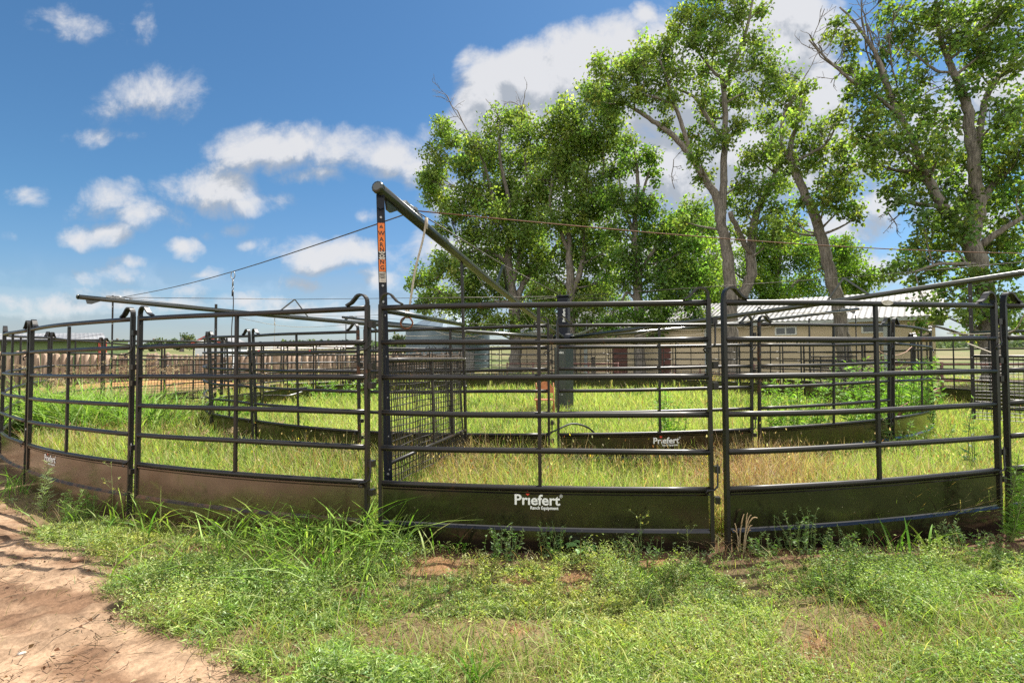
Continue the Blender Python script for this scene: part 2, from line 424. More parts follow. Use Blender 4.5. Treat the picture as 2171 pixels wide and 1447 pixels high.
cg = cg + (C(.055, .085, .02) * (.7 + .6 * n1) - cg) * lawn
colr = cg + (cf - cg) * (sstep(24, 40, dist) * (Y > 3))[..., None]
mound = (np.exp(-((X + 16.5) / 4.5) ** 2 - ((Y - 25) / 2.2) ** 2))[..., None]
colr = colr + (C(.42, .22, .09) - colr) * np.clip(mound * 1.3, 0, 1) * .85
Z = Z + mound[..., 0] * .35
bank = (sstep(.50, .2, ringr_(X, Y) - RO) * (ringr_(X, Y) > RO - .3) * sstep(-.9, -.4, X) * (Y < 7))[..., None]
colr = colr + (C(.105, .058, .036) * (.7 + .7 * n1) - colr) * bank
colr = colr + (cp - colr) * (patch * (1 - sand))[..., None]
colr = colr + (cs - colr) * sand[..., None]
ni, nj = X.shape
idx = np.arange(ni * nj).reshape(ni, nj)
Fg = np.stack([idx[:-1, :-1], idx[1:, :-1], idx[1:, 1:], idx[:-1, 1:]], -1).reshape(-1, 4)
m, nt, b = mat('ground_soil')
at = nd(nt, 'ShaderNodeAttribute', attribute_name='tint'); tc = nd(nt, 'ShaderNodeTexCoord')
c_, f_ = noise_col(nt, 55, (.72, .70, .68), (1.15, 1.15, 1.15), .3, .7, 6, vec=tc.outputs['Object'])
mx = nd(nt, 'ShaderNodeMix', data_type='RGBA', blend_type='MULTIPLY'); mx.inputs[0].default_value = 1
nt.links.new(at.outputs['Color'], mx.inputs[6]); nt.links.new(c_, mx.inputs[7]); nt.links.new(mx.outputs[2], b.inputs['Base Color'])
b.inputs['Roughness'].default_value = .95; b.inputs['Specular IOR Level'].default_value = .15
bn = nd(nt, 'ShaderNodeTexNoise'); bn.inputs['Scale'].default_value = 38; bn.inputs['Detail'].default_value = 8; nt.links.new(tc.outputs['Object'], bn.inputs['Vector'])
bp = nd(nt, 'ShaderNodeBump'); bp.inputs['Strength'].default_value = .55; bp.inputs['Distance'].default_value = .02
nt.links.new(bn.outputs['Fac'], bp.inputs['Height']); nt.links.new(bp.outputs['Normal'], b.inputs['Normal'])
M['ground'] = m
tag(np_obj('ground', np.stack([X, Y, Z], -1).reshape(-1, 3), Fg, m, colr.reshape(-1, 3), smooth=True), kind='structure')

def zat(x, y):
    """height of the ground sheet including clods"""
    return float(gz(x, y))

# ------------------------------------------------------------------ pens: two rings of tubular panels
ZT, ZK = 1.72, .465
def joint(xt, yt, xk, yk):
    a = ray(xt, yt); c = ray(xk, yk); Yd = 1.255 / math.hypot(a[0] - c[0], a[2] - c[2])
    T = EYEP + a * Yd; K = EYEP + c * Yd
    U = (T - K) / 1.255; B = K - U * ZK
    return B, U
def ring_joint(R, a):
    x = RC[0] + R * math.sin(a); y = RC[1] - R * math.cos(a)
    return np.array([x, y, zat(x, y)]), np.array([0, 0, 1.0])
NO, NI = 27, 20
outer = {i: ring_joint(RO, -.1977 + i * 2 * PI / NO) for i in range(NO)}
inner = {i: ring_joint(RI, -.3821 + i * 2 * PI / NI) for i in range(NI)}
for i, a in {24: (9, 709, 2, 915), 25: (66, 699, 59, 941), 26: (290, 676, 284, 981.5), 0: (793, 653, 793, 1022), 1: (1518, 641.5, 1525, 1037), 2: (2116, 648.5, 2126, 994)}.items(): outer[i] = joint(*a)
for i, a in {18: (442, 716, 448, 877), 19: (533, 712, 539, 891), 0: (766, 703, 769, 915), 1: (1172, 690, 1174, 921), 2: (1601, 687.5, 1602, 909), 3: (1890, 689.5, 1890, 886)}.items(): inner[i] = joint(*a)
outer[3] = (ring_joint(RO, -.1977 + 3 * 2 * PI / NO)[0] + np.array([.15, 0, .06]), np.array([0, 0, 1.0]))

class Panel:
    def __init__(s, j0, j1, R, gap=.105):
        (s.B0, s.U0), (s.B1, s.U1) = j0, j1
        d = s.B1 - s.B0; d[2] = 0; s.L = np.linalg.norm(d); s.d = d / s.L
        s.n = np.array([s.d[1], -s.d[0], 0]);                      # points out of the ring
        if s.n[:2] @ ((s.B0 + s.B1)[:2] / 2 - RC) < 0: s.n = -s.n
        s.sag = s.L ** 2 / (8 * R); s.g = gap / 2 / s.L
    def p(s, t, z, o=0.0):
        t = s.g + t * (1 - 2 * s.g)
        U = s.U0 * (1 - t) + s.U1 * t
        return s.B0 * (1 - t) + s.B1 * t + s.n * (s.sag * 4 * t * (1 - t) + o) + U * z
    def m(s, x): return x / (s.L * (1 - 2 * s.g))                  # metres -> t

RZ = [1.72, 1.469, 1.218, .967, .716]
def build_panel(j0, j1, R, label, group, cat='pen panel', logo=None, rusty=(), badge=False, latch=True, rust_rail=None, skip_rail=(), ridge_rust_reflect_tint=False):
    q = Panel(j0, j1, R); root = empty('pen_panel', q.p(.5, 0), label, cat, group)
    ts = np.linspace(0, 1, 9); ed = q.m(.02)
    for k, z in enumerate(RZ):
        if k in skip_rail: continue
        bd_ = random.uniform(-.007, .007); b = MB(); b.tube([q.p(t, z + bd_ * math.sin(PI * t) + .002 * math.sin(7 * t + k), .004 * math.sin(5 * t + 2 * k)) for t in np.linspace(ed * .5, 1 - ed * .5, 13)], .0203, 10)
        b.build('rail', M['rust'] if rust_rail == k else M['paint'], root)
    b = MB(); b.tube([q.p(t, ZK) for t in np.linspace(ed * .5, 1 - ed * .5, 9)], .0195, 10); b.build('bottom_rail', M['paint'], root)
    for e, (ta, sg) in enumerate(((0, 1), (1, -1))):
        b = MB(); lo, hi = q.p(ta, -.02), q.p(ta, ZT + .025)
        b.bar(lo, hi, .025, .037, q.d)
        b.build('end_post', M['rustpaint'] if e in rusty else M['paint'], root)
        # hoop: the post end rolled over and flattened down onto the top rail
        P = []
        for a in np.linspace(0, PI * .82, 9): P.append(q.p(ta + sg * q.m(.052 - .052 * math.cos(a)), ZT + .045 + .058 * math.sin(a)))
        P.append(q.p(ta + sg * q.m(.125), ZT + .045)); P.append(q.p(ta + sg * q.m(.165), ZT + .024))
        P.insert(0, q.p(ta, ZT + .0))
        b = MB(); b.strap(P, q.n, np.interp(np.linspace(0, 1, len(P)), [0, .2, 1], [.037, .040, .044]), .013)
        b.build('post_hoop', M['paint'], root)
    b = MB(); lo, hi = q.p(.5, ZK + .018), q.p(.5, ZT - .018); b.bar(lo, hi, .024, .022, q.d); b.build('centre_stay', M['paint'], root)
    # kick plate: folded sheet with an outward ridge
    prof = [(.004, .448), (.013, .444), (.013, .436), (.004, .424), (.004, .206), (.008, .199), (.026, .184), (.027, -.10), (.019, -.10), (.018, .180), (.0, .195), (-.004, .205), (-.004, .448)]
    tt = np.linspace(ed, 1 - ed, 17); V = [q.p(t, z, o) for t in tt for (o, z) in prof]; npf = len(prof)
    b = MB(); Fs = [(i * npf + k, (i + 1) * npf + k, (i + 1) * npf + (k + 1) % npf, i * npf + (k + 1) % npf) for i in range(16) for k in range(npf)]
    b.add(V, Fs); b.f += [tuple(range(npf)), tuple(range(16 * npf + npf - 1, 16 * npf - 1, -1))]; b.sm += [False, False]
    plate = b.build('kick_plate', M['plate_reflect_tint'] if ridge_rust_reflect_tint else M['plate'], root)
    if ridge_rust_reflect_tint:
        plate.data.materials.append(M['dirtyridge'])
        for i, p_ in enumerate(plate.data.polygons):
            if i < 16 * npf and i % npf in (4, 5): p_.material_index = 1
    if logo:
        tl, zl, w, side = logo
        k = w / .31
        def put(V2, Fs, mt, nm, x0, z0):
            bb = MB(); sg = 1 if side > 0 else -1
            pts = [q.p(tl + sgn_x * q.m(x0 + v[0]), z0 + v[1], (.0075 if side > 0 else -.0075)) for v in V2]
            bb.add(pts, Fs); return bb.build(nm, mt, plate)
        sgn_x = 1 if q.d[0] * side > 0 or True else -1
        # direction of reading seen from outside: left to right along +d when d points right
        V2, Fs = text_mesh('Pr\u0131efert', .098 * k, .022)
        V2[:, 0] *= .31 * k / (V2[:, 0].max() - V2[:, 0].min()); put(V2, Fs, M['white'], 'logo_lettering', 0, zl)
        V2, Fs = text_mesh('Ranch Equipment', .030 * k, .03); V2[:, 0] *= .19 * k / (V2[:, 0].max() - V2[:, 0].min())
        put(V2, Fs, M['white'], 'logo_lettering', .05 * k, zl - .030 * k)
        d_ = .018 * k; put(np.array([[0, -d_], [d_, 0], [0, d_], [-d_, 0]]), [(0, 1, 2, 3)], M['red'], 'logo_diamond', -.062 * k, zl + .078 * k)
        V2, Fs = text_mesh('\u00ae', .03 * k, .0); put(V2, Fs, M['white'], 'logo_lettering', .165 * k, zl + .05 * k)
    if badge:
        b = MB(); P = [q.p(.535 + q.m(.048 * math.cos(a)), ZT + .019 * math.sin(a) + .004, .0255) for a in np.linspace(0, 2 * PI, 20, endpoint=False)]
        Pb = [p - q.n * .012 for p in P]
        b.add(P + Pb, [tuple(range(20))] + [(i, 20 + i, 20 + (i + 1) % 20, (i + 1) % 20) for i in range(20)]); b.build('oval_badge', M['dirtywhite'], root)
    if latch:
        # lugs and the bent drop pins that lock a panel to its neighbour
        ta = 1 + q.m(.038)
        for z in (1.60, 1.30, 1.16, .60, .395): b = MB(); b.bar(q.p(ta, z - .022), q.p(ta, z + .022), .032, .05, q.d); b.build('hinge_lug', M['paint'], root)
        for z in (1.42, .47):
            P = [q.p(ta, z + .17, .02), q.p(ta, z + .06, .02), q.p(ta - q.m(.004), z + .02, .028), q.p(ta - q.m(.03), z, .036), q.p(ta - q.m(.07), z - .004, .036), q.p(ta - q.m(.085), z - .02, .036), q.p(ta - q.m(.07), z - .034, .036), q.p(ta - q.m(.05), z - .03, .036)]
            b = MB(); b.tube(P, .0065, 6); b.build('drop_pin', M['paint'], root)
    return root

def in_view(q, R, m=25):
    p = Panel(*q, R); xs = []
    for t in (0, .5, 1):
        for z in (0, 1.8):
            w = p.p(t, z)
            if w[1] > .5:
                x, y = to_px(w); xs.append(-m < x < 2171 + m)
    return any(xs)

front = {0: ('black steel pen panel nearest the camera with white logo centred on its kick plate', dict(logo=(.49, .355, .31, 1))),
         26: ('black steel pen panel with brown reflecting kick plate between the logo panels', dict(ridge_rust_reflect_tint=True)),
         25: ('black pen panel with small white logo on its kick plate beside the sandy drive', dict(logo=(.33, .355, .30, 1), ridge_rust_reflect_tint=True)),
         24: ('black pen panel curving along the sandy drive at the left end of the front row', dict(ridge_rust_reflect_tint=True)),
         1: ('black pen panel with pale oval badge on its top rail above green grass', dict(badge=True)),
         2: ('black pen panel cut by the right edge beside the feathery green weed', {}),
         23: ('black pen panel behind the tall seeding grass at the left edge of outer ring', {})}
ordn = 'first second third fourth fifth sixth seventh eighth ninth tenth eleventh twelfth thirteenth fourteenth fifteenth'.split()
far = [i for i in range(3, 23) if in_view((outer[i], outer[(i + 1) % NO]), RO)]
k = 0
def mid_x(q, R): return to_px(Panel(*q, R).p(.5, 1))[0]
farx = sorted([(mid_x((outer[i], outer[i + 1]), RO), i) for i in far if Panel(outer[i], outer[i + 1], RO).p(.5, 0)[1] > 14])
farlab = {i: f'{ordn[k]} panel from the left along the far side of the outer black pen' for k, (x, i) in enumerate(farx)}
for i in range(NO):
    q = (outer[i], outer[(i + 1) % NO])
    if i in front: build_panel(*q, RO, front[i][0], 'panels of the outer pen', latch=True, **front[i][1])
    elif i in farlab: build_panel(*q, RO, farlab[i], 'panels of the outer pen', latch=False)
    elif in_view(q, RO):
        build_panel(*q, RO, f'black outer pen panel at the {"right" if q[0][0][0] > 0 else "left"} side, {ordn[abs(i - 13) % 12]} round from the mast line', 'panels of the outer pen', latch=False)
innl = {0: ('inner pen panel with its kick plate in shade behind the near mesh gate', dict(rusty=(0,))),
        1: ('inner pen panel with white logo on its black kick plate behind straw coloured grass', dict(logo=(.53, .345, .31, 1), rusty=(), rust_rail=None)),
        19: ('inner pen panel with long curved rails above the dark weedy kick plate', dict(rusty=(1,))),
        18: ('inner pen panel with green tinged kick plate at the left end of the inner ring', {}),
        2: ('inner pen panel with leafy weeds growing through its lower rails', dict(rusty=(0,))),
        3: ('inner pen panel buried in bright green weeds at the right end of inner ring', dict(skip_rail=(4,)))}
side = sorted([(mid_x((inner[i], inner[(i + 1) % NI]), RI), i) for i in range(NI) if i not in innl])
inlab = {i: f'{ordn[k]} panel from the left along the far side of the inner black pen' for k, (x, i) in enumerate(side)}
for i in range(NI):
    q = (inner[i], inner[(i + 1) % NI])
    if i in innl: build_panel(*q, RI, innl[i][0], 'panels of the inner pen', latch=True, **innl[i][1])
    else: build_panel(*q, RI, inlab[i], 'panels of the inner pen', latch=False)

# ------------------------------------------------------------------ the horse walker in the middle
T0 = np.array([TOWER[0], TOWER[1], 0.0])
wk = empty('horse_walker', T0, 'black horse walker tower with six long arms and steel cables inside the pens', 'horse walker')
HUB = 1.86
ca = math.radians(38)
axc = [np.array([math.cos(ca), -math.sin(ca), 0]), np.array([math.sin(ca), math.cos(ca), 0]), np.array([0, 0, 1.0])]
axc = [np.array([math.cos(-.72), math.sin(-.72), 0]), np.array([-math.sin(-.72), math.cos(-.72), 0]), np.array([0, 0, 1.0])]
def bevel_box(b, c, sx, sy, sz, ax, e=.012):
    pts = []
    for (z, ins) in ((-sz / 2, e), (-sz / 2 + e, 0), (sz / 2 - e, 0), (sz / 2, e)):
        for (i, j) in ((-1, -1), (1, -1), (1, 1), (-1, 1)):
            pts.append(np.asarray(c) + ax[0] * i * (sx / 2 - ins) + ax[1] * j * (sy / 2 - ins) + ax[2] * z)
    Fs = [(3, 2, 1, 0), (12, 13, 14, 15)]
    for r in range(3):
        for k in range(4): Fs.append((r * 4 + k, r * 4 + (k + 1) % 4, (r + 1) * 4 + (k + 1) % 4, (r + 1) * 4 + k))
    b.add(pts, Fs)
b = MB(); bevel_box(b, T0 + [0, 0, .83], .34, .34, 1.56, axc); cab = b.build('motor_cabinet', M['cabinet'], wk)
b = MB(); bevel_box(b, T0 + [0, 0, .02], .5, .5, .06, axc); b.build('base_plate', M['cabinet'], wk)
b = MB()
for s1 in (-1, 1):
    for z in (1.1, 1.1, .55):
        b.bar(T0 - axc[1] * .172 + axc[0] * .12 * s1 + [0, 0, z], T0 - axc[1] * .18 + axc[0] * .12 * s1 + [0, 0, z], .02, .02)
b.build('cabinet_bolts', M['steel'], cab)
for ax_, oth in ((-axc[1], axc[0]), (-axc[0], -axc[1])):
    V2, Fs = text_mesh('Priefert', .085, .03); b = MB()
    b.add([T0 + ax_ * .174 + oth * v[0] * .85 + [0, 0, 1.45 + v[1]] for v in V2], Fs); b.build('logo_lettering', M['white'], cab)
    b = MB()
    for (u, z, w) in ((.0, .48, .05), (-.04, .40, .06), (.05, .40, .05)): b.box(T0 + ax_ * .1745 + oth * u + [0, 0, z], w, .004, .012, [oth, ax_, np.array([0, 0, 1.0])])
    b.build('cabinet_label', M['white'], cab)
axm = [np.array([math.cos(-.35), math.sin(-.35), 0]), np.array([-math.sin(-.35), math.cos(-.35), 0]), np.array([0, 0, 1.0])]
b = MB(); bevel_box(b, T0 + [0, 0, 2.27], .27, .27, 1.26, axm); mast = b.build('mast', M['mast'], wk)
b = MB(); bevel_box(b, T0 + [0, 0, 2.93], .33, .33, .05, axm)
b.build('mast_cap', M['mast'], wk)
V2, Fs = text_mesh('Priefert', .11, .03); b = MB()
b.add([T0 - axm[1] * .138 + axm[0] * (.07 - v[1] * .9) + [0, 0, 2.43 + v[0]] for v in V2], Fs); b.build('logo_lettering', M['white'], mast)
b = MB(); b.tube([T0 + [0, 0, HUB - .12], T0 + [0, 0, HUB + .1]], .24, 16); b.build('arm_hub', M['mast'], wk)
tips = [W(802, 398, 4.12), W(166, 629, 10.6), W(727, 672, 20.4), W(1262, 692, 23.8), W(1819, 655, 16.9), None]
a_ = math.radians(47.2); tips[5] = np.array([1.35 + 10.2 * math.sin(a_), 13.95 - 10.2 * math.cos(a_), 2.76])
arms = []
for ti, tip in enumerate(tips):
    d = (tip - T0); d[2] = 0; L = np.linalg.norm(d); d /= L
    root = T0 + d * .22 + [0, 0, HUB]
    b = MB(); r = .047; P = [root + (tip - root) * s for s in np.linspace(0, 1, 7)]
    for s_, k in enumerate(P): P[s_] = k - np.array([0, 0, .05 * math.sin(PI * s_ / 6)])
    b.tube(P, r, 12); arm = b.build('arm', M['arm'], wk)
    e = tip - root; e /= np.linalg.norm(e); sd = np.cross(e, [0, 0, 1.0]); sd /= np.linalg.norm(sd); un = np.cross(sd, e)
    b = MB(); b.tube([tip - e * .01, tip + e * .015, tip + e * .03], [.05, .049, .03], 12); b.build('arm_end_cap', M['arm'], arm)
    A = lambda s: root + (tip - root) * s - np.array([0, 0, .05 * math.sin(PI * s)])
    apex = A(.615) + un * .40
    for s in (.585, .65):
        b = MB(); b.bar(A(s) + un * .03, apex, .035, .028, sd); b.build('truss_strut', M['arm'], arm)
    clamp = A(.93) + un * .075
    b = MB(); b.bar(A(.925) + un * .045, A(.955) + un * .06, .05, .03, sd); b.tube([A(.95) + un * .07, A(.935) + un * .085, clamp], .012, 6)
    for s in (.915, .935, .95): b.box(A(s) + un * .07 + sd * random.uniform(-.03, .03), .05, .03, .025, [e, sd, un])
    b.build('cable_clamp', M['steel'], arm)
    b = MB(); V = []
    for o in (-.008, .008):
        for (q_, z_) in ((.962, -.035), (.988, -.035), (.985, -.12), (.978, -.12)): V.append(A(q_) + un * z_ + sd * o)
    b.add(V, [(0, 1, 2, 3), (7, 6, 5, 4)] + [(k, (k + 1) % 4, 4 + (k + 1) % 4, 4 + k) for k in range(4)]); b.build('hanger_bracket', M['arm'], arm)
    b = MB(); b.tube([clamp, apex], .006, 5); b.tube([apex, T0 + d * .14 + [0, 0, 2.93]], .006, 5); b.build('stay_cable', M['cable'], wk)
    # slack cord tied along the arm
    P = [A(s) - un * (.05 + .16 * math.sin(PI * (s * 4 % 1)) * (s > .1)) for s in np.linspace(.08, .74, 34)]
    b = MB(); b.tube(P, .004, 4); b.build('slack_cord', M['rope'], wk)
    arms.append(dict(tip=tip, clamp=clamp, root=root, d=d, A=A, un=un, sd=sd))
for i in range(6):
    j = (i + 1) % 6; a, c = arms[i]['clamp'], arms[j]['clamp']
    P = [a + (c - a) * s - np.array([0, 0, .10 * math.sin(PI * s)]) for s in np.linspace(0, 1, 13)]
    b = MB(); b.tube(P, .0062, 5); b.build('perimeter_cable', M['rustcable'] if j == 0 else M['cable'], wk)

# mesh gates hanging from the arms
def gate(ot, ob, it, ib, label, dense=.052, decals=False, topbar=True, mesh_top=.0, hi_bar=None):
    """corners: outer top/bottom, inner top/bottom; mesh fills the lower part"""
    g = empty('divider_gate', (ot + ob) / 2, label, 'gate', 'mesh gates hung from the arms')
    d = it - ot; d[2] = 0; d /= np.linalg.norm(d); n = np.array([-d[1], d[0], 0])
    op = MB(); op.bar(ob, ot, .026, .022, d); o_ = op.build('hanger_post', M['paint'], g)
    op = MB(); op.bar(ib, it, .05, .022, d); op.build('hanger_post', M['paint'], g)
    def P(s, z, off=0):
        f0 = (z - ob[2]) / (ot[2] - ob[2]); f1 = (z - ib[2]) / (it[2] - ib[2])
        return (ob + (ot - ob) * f0) * (1 - s) + (ib + (it - ib) * f1) * s + n * off
    b = MB()
    for z in (1.34,): b.tube([P(s, z) for s in np.linspace(0.0, 1, 5)], .021, 8)
    b.build('top_bar', M['wire'], g)
    b = MB(); b.tube([P(s, .54) for s in (0, .5, 1)], .017, 8); b.build('bottom_bar', M['paint'], g)
    if hi_bar: b = MB(); b.tube([P(s, hi_bar) for s in (0, .5, 1)], .022, 8); b.build('spreader_bar', M['arm'], g)
    b = MB()
    for s in (.5, .78): b.bar(P(s, .5), P(s, 1.34), .03, .02, d)
    b.build('mid_upright', M['wire'], g)
    LL = np.linalg.norm((it - ot)[:2]); nv = int(LL / dense); nh = int(.98 / dense)
    P0, P1 = [], []
    for k in range(1, nv):
        s = k / nv; zs = np.linspace(.36, 1.355, 4); w = [P(s, z, .016 + .012 * math.sin(k * .8 + z * 3)) for z in zs]
        P0 += w[:-1]; P1 += w[1:]
    for k in range(nh + 1):
        z = .36 + k * (.995 / nh); ss = np.linspace(0.01, .99, 9); w = [P(s, z + .006 * math.sin(s * 9 + k), .019 + .012 * math.sin(s * nv * .8 + z * 3)) for s in ss]
        P0 += w[:-1]; P1 += w[1:]
    V, Fq = sticks(np.array(P0), np.array(P1), .0046, .0046, 4); np_obj('wire_mesh', V, Fq, M['wire'], parent=g)
    # bolts through the hanger posts
    b = MB(); nn = n if (n @ (EYEP - ot)) > 0 else -n
    for f in (.04, .16, .30, .45, .60, .75, .9):
        c = ob + (ot - ob) * f; b.tube([c + nn * .010, c + nn * .022], .011, 8)
        c = ib + (it - ib) * f; b.tube([c + nn * .010, c + nn * .022], .009, 8)
    b.build('post_bolts', M['steel'], g)
    return g, o_, P, n, d
zo = 4.17; zi = 6.1
OT, OB, IT, IB = W(807, 440, zo), W(823, 1018, zo), W(979, 548, zi), W(988, 935, zi)
g1, post1, P1f, gn, gd = gate(OT, OB, IT, IB, 'mesh gate with orange warning strip on its tall post, hung from nearest arm', hi_bar=1.73)
# warning strip: faces the camera side of the hanger post
fc = np.array([0, -1.0, 0]); fc = np.cross([0, 0, 1.0], gd); fc = fc if fc @ (EYEP - OT) > 0 else -fc
# the post is turned so that its broad side faces the camera
ups = (OT - OB) / np.linalg.norm(OT - OB)
view = EYEP - OT; view[2] = 0; view /= np.linalg.norm(view); rt = np.cross(ups, -view) * -1; rt = np.array([view[1] * -1, view[0], 0]); 
if rt[0] < 0: rt = -rt
b = MB(); b.bar(OB - ups * .005, OT + ups * .02, .062, .03, rt); wp = b.build('post_channel', M['mast'], g1)
def on_post(py0, py1, w, mt, nm, off=.0185):
    a = OB + ups * ((W(814, py1, zo)[2] - OB[2]) / ups[2]); c = OB + ups * ((W(814, py0, zo)[2] - OB[2]) / ups[2])
    b = MB(); b.bar(a + view * off, c + view * off, w, .003, rt); return b.build(nm, mt, wp)
on_post(474, 533, .050, M['orange'], 'warning_decal'); on_post(551, 576, .050, M['orange'], 'warning_decal'); on_post(577, 599, .050, M['dirtywhite'], 'fine_print_label')
for k, py in enumerate((580, 583, 586, 589)): on_post(py, py + 1.2, .04 - .008 * (k % 2), M['black'], 'fine_print_line', .0205)
def letter(ch, py, size, mt=None, off=.0212):
    c = OB + ups * ((W(814, py, zo)[2] - OB[2]) / ups[2]) + view * off
    V2, Fs = text_mesh(ch, size, .02); V2 = V2 - (V2.max(0) + V2.min(0)) / 2
    b = MB(); b.add([c + rt * v[0] + ups * v[1] for v in V2], Fs); b.build('warning_letter', mt or M['black'], wp)
for ch, py in (('W', 495.5), ('A', 508), ('R', 519.5), ('N', 530), ('N', 556), ('G', 568)): letter(ch, py, .046)
def tri(py, s, mt, off):
    c = OB + ups * ((W(814, py, zo)[2] - OB[2]) / ups[2]) + view * off
    b = MB(); b.add([c + rt * s * .5 - ups * s * .42, c + ups * s * .5, c - rt * s * .5 - ups * s * .42], [(0, 1, 2)]); b.build('warning_triangle', mt, wp)
tri(481, .030, M['black'], .0212); letter('!', 481.6, .02, M['orange'], .0218)
# torn paper left where the strip has peeled
c = OB + ups * ((W(814, 543, zo)[2] - OB[2]) / ups[2]) + view * .0195
b = MB(); P = [c + rt * (.019 * (1 + .35 * math.sin(a * 5)) * math.cos(a)) + ups * (.016 * (1 + .3 * math.cos(a * 4)) * math.sin(a)) for a in np.linspace(0, 2 * PI, 18, endpoint=False)]
b.add(P, [tuple(range(18))]); b.build('torn_label', M['dirtywhite'], wp)
c = c + view * .002; b = MB(); b.add([c + rt * .008 * math.cos(a) + ups * .007 * math.sin(a) for a in np.linspace(0, 2 * PI, 8, endpoint=False)], [tuple(range(8))]); b.build('torn_hole', M['black'], wp)
for (f0, f1) in ((538, 533), (551, 547)):
    a = OB + ups * ((W(814, f0, zo)[2] - OB[2]) / ups[2]) + view * .0195
    b = MB(); b.add([a - rt * .025 + ups * .014, a - rt * .012 - ups * .002, a + rt * .004 + ups * .006, a + rt * .014 - ups * .004, a + rt * .025 + ups * .012, a + rt * .02 + ups * .02, a - rt * .02 + ups * .02], [tuple(range(7))]); b.build('torn_label', M['dirtywhite'], wp)
for py in (462, 606, 640, 1003):
    c = OB + ups * ((W(814, py, zo)[2] - OB[2]) / ups[2]); b = MB(); b.tube([c + view * .014, c + view * .024], .009, 10); b.build('post_bolt', M['steel'], wp)
# chain links joining post and arm
b = MB(); tp = OT + ups * .02
for (u0, u1, ww) in ((-.03, .075, .062), (.05, .145, .052)): b.bar(tp + ups * u0 + view * .002, tp + ups * u1 + view * .002, ww, .046, rt)
b.tube([tp + view * .03 - ups * .03, tp + view * .045 - ups * .03], .014, 8); b.tube([tp + view * .03 + ups * .09, tp + view * .045 + ups * .09], .014, 8)
b.build('hinge_clevis', M['mast'], g1)
gl = ['mesh gate standing in tall grass hung from the arm over the left side', 'distant mesh gate hung from the arm before the log fence', 'mesh gate on the far side directly behind the walker mast', 'mesh gate in front of the tan barn wall on the far right', 'mesh gate with square wires at the right edge before the big tree']
for i in range(1, 6):
    a = arms[i]; d = a['d']; tz = a['A'](.975)
    o = T0 + d * 9.9; inn = T0 + d * 8.05; iz = a['A'](.80)[2] - .04
    OTi = np.array([o[0], o[1], a['A'](.975)[2] - .1]); ITi = np.array([inn[0], inn[1], iz])
    OBi = OTi.copy(); OBi[2] = .36; IBi = ITi.copy(); IBi[2] = .36
    gate(OTi, OBi, ITi, IBi, gl[i - 1], hi_bar=1.72)

# leads and ropes hanging from the cables
def lead(top, L, label, ring=False, slant=(0, 0), mt='rope', snap=True):
    o = empty('lead_rope' if not ring else 'tie_rope', top, label, 'rope')
    bot = top + np.array([slant[0], slant[1], -L])
    if snap:
        b = MB(); t = top
        b.tube([t + np.array([.028 * math.sin(a), 0, -.05 + .05 * math.cos(a)]) for a in np.linspace(0, 2 * PI, 13)], .006, 6)
        b.tube([t + np.array([0, 0, -.10]), t + np.array([0, 0, -.20])], .011, 6)
        b.tube([t + np.array([.013 * math.sin(a), 0, -.225 + .02 * math.cos(a)]) for a in np.linspace(0, 2 * PI, 9)], .005, 5)
        b.build('snap_hook', M['steel'], o)
    st = top + (bot - top) * (.24 / L if snap else 0)
    P = [st + (bot - st) * s + np.array([.006 * math.sin(9 * s), .01 * math.sin(7 * s), 0]) for s in np.linspace(0, 1, 16)]
    b = MB(); b.tube(P, .0095 if ring else .007, 6); b.build('rope', M[mt], o)
    if ring:
        c = bot + np.array([0, 0, -.05]); b = MB()
        b.tube([c + np.array([.05 * math.sin(a), .01 * math.sin(a), .05 * math.cos(a)]) for a in np.linspace(0, 2 * PI, 25)], .0065, 8); b.build('steel_ring', M['rust'], o)
        b = MB(); b.tube([bot + np.array([0, 0, .08]), bot + np.array([0, 0, -.01])], .016, 8); b.build('rope_knot', M['rope'], o); b = MB(); b.tube([top, top + np.array([0, 0, -.1])], .015, 8); b.build('rope_knot', M['rope'], o)
    else:
        b = MB(); b.tube([st + np.array([0, 0, -.02]), st + np.array([0, 0, -.10])], .014, 7); b.build('rope_knot', M[mt], o); b = MB()
        c = bot; b.tube([c + np.array([.03 * math.sin(a), 0, -.06 + .06 * math.cos(a)]) for a in np.linspace(0, 2 * PI, 11)], .005, 5); b.build('rope_loop', M[mt], o)
    return o
def on_cable(i, j, px):
    a, c = arms[i]['clamp'], arms[j]['clamp']; best = None
    for s in np.linspace(0, 1, 400):
        p = a + (c - a) * s - np.array([0, 0, .10 * math.sin(PI * s)]); x = to_px(p)[0]
        if best is None or abs(x - px) < best[0]: best = (abs(x - px), p)
    return best[1]
lead(on_cable(0, 1, 494), 1.28, 'thin dark lead with snap hook hanging from the cable left of warning post', mt='wire')
lead(on_cable(1, 2, 583), .95, 'small far lead rope hanging from the cable above the inner pen', mt='rope')
rt0 = W(904, 462, 4.75); rt1 = W(862, 672, 4.62)
lead(rt0, rt0[2] - rt1[2], 'grey rope with rusty ring hanging under the nearest arm', True, (rt1[0] - rt0[0], rt1[1] - rt0[1]), snap=False)
def cord(pts, r, name, label, mt, cat='rope'):
    P = np.array(pts); t = np.linspace(0, len(P) - 1, len(P) * 7); ii = np.clip(t.astype(int), 0, len(P) - 2); f = (t - ii)[:, None]
    Pm = np.vstack([2 * P[0] - P[1], P, 2 * P[-1] - P[-2]])
    p0, p1, p2, p3 = Pm[ii], Pm[ii + 1], Pm[ii + 2], Pm[ii + 3]
    S = .5 * ((2 * p1) + (-p0 + p2) * f + (2 * p0 - 5 * p1 + 4 * p2 - p3) * f ** 2 + (-p0 + 3 * p1 - 3 * p2 + p3) * f ** 3)
    b = MB(); b.tube(S, r, 6); return tag(b.build(name, mt, origin=S[0]), label, cat)
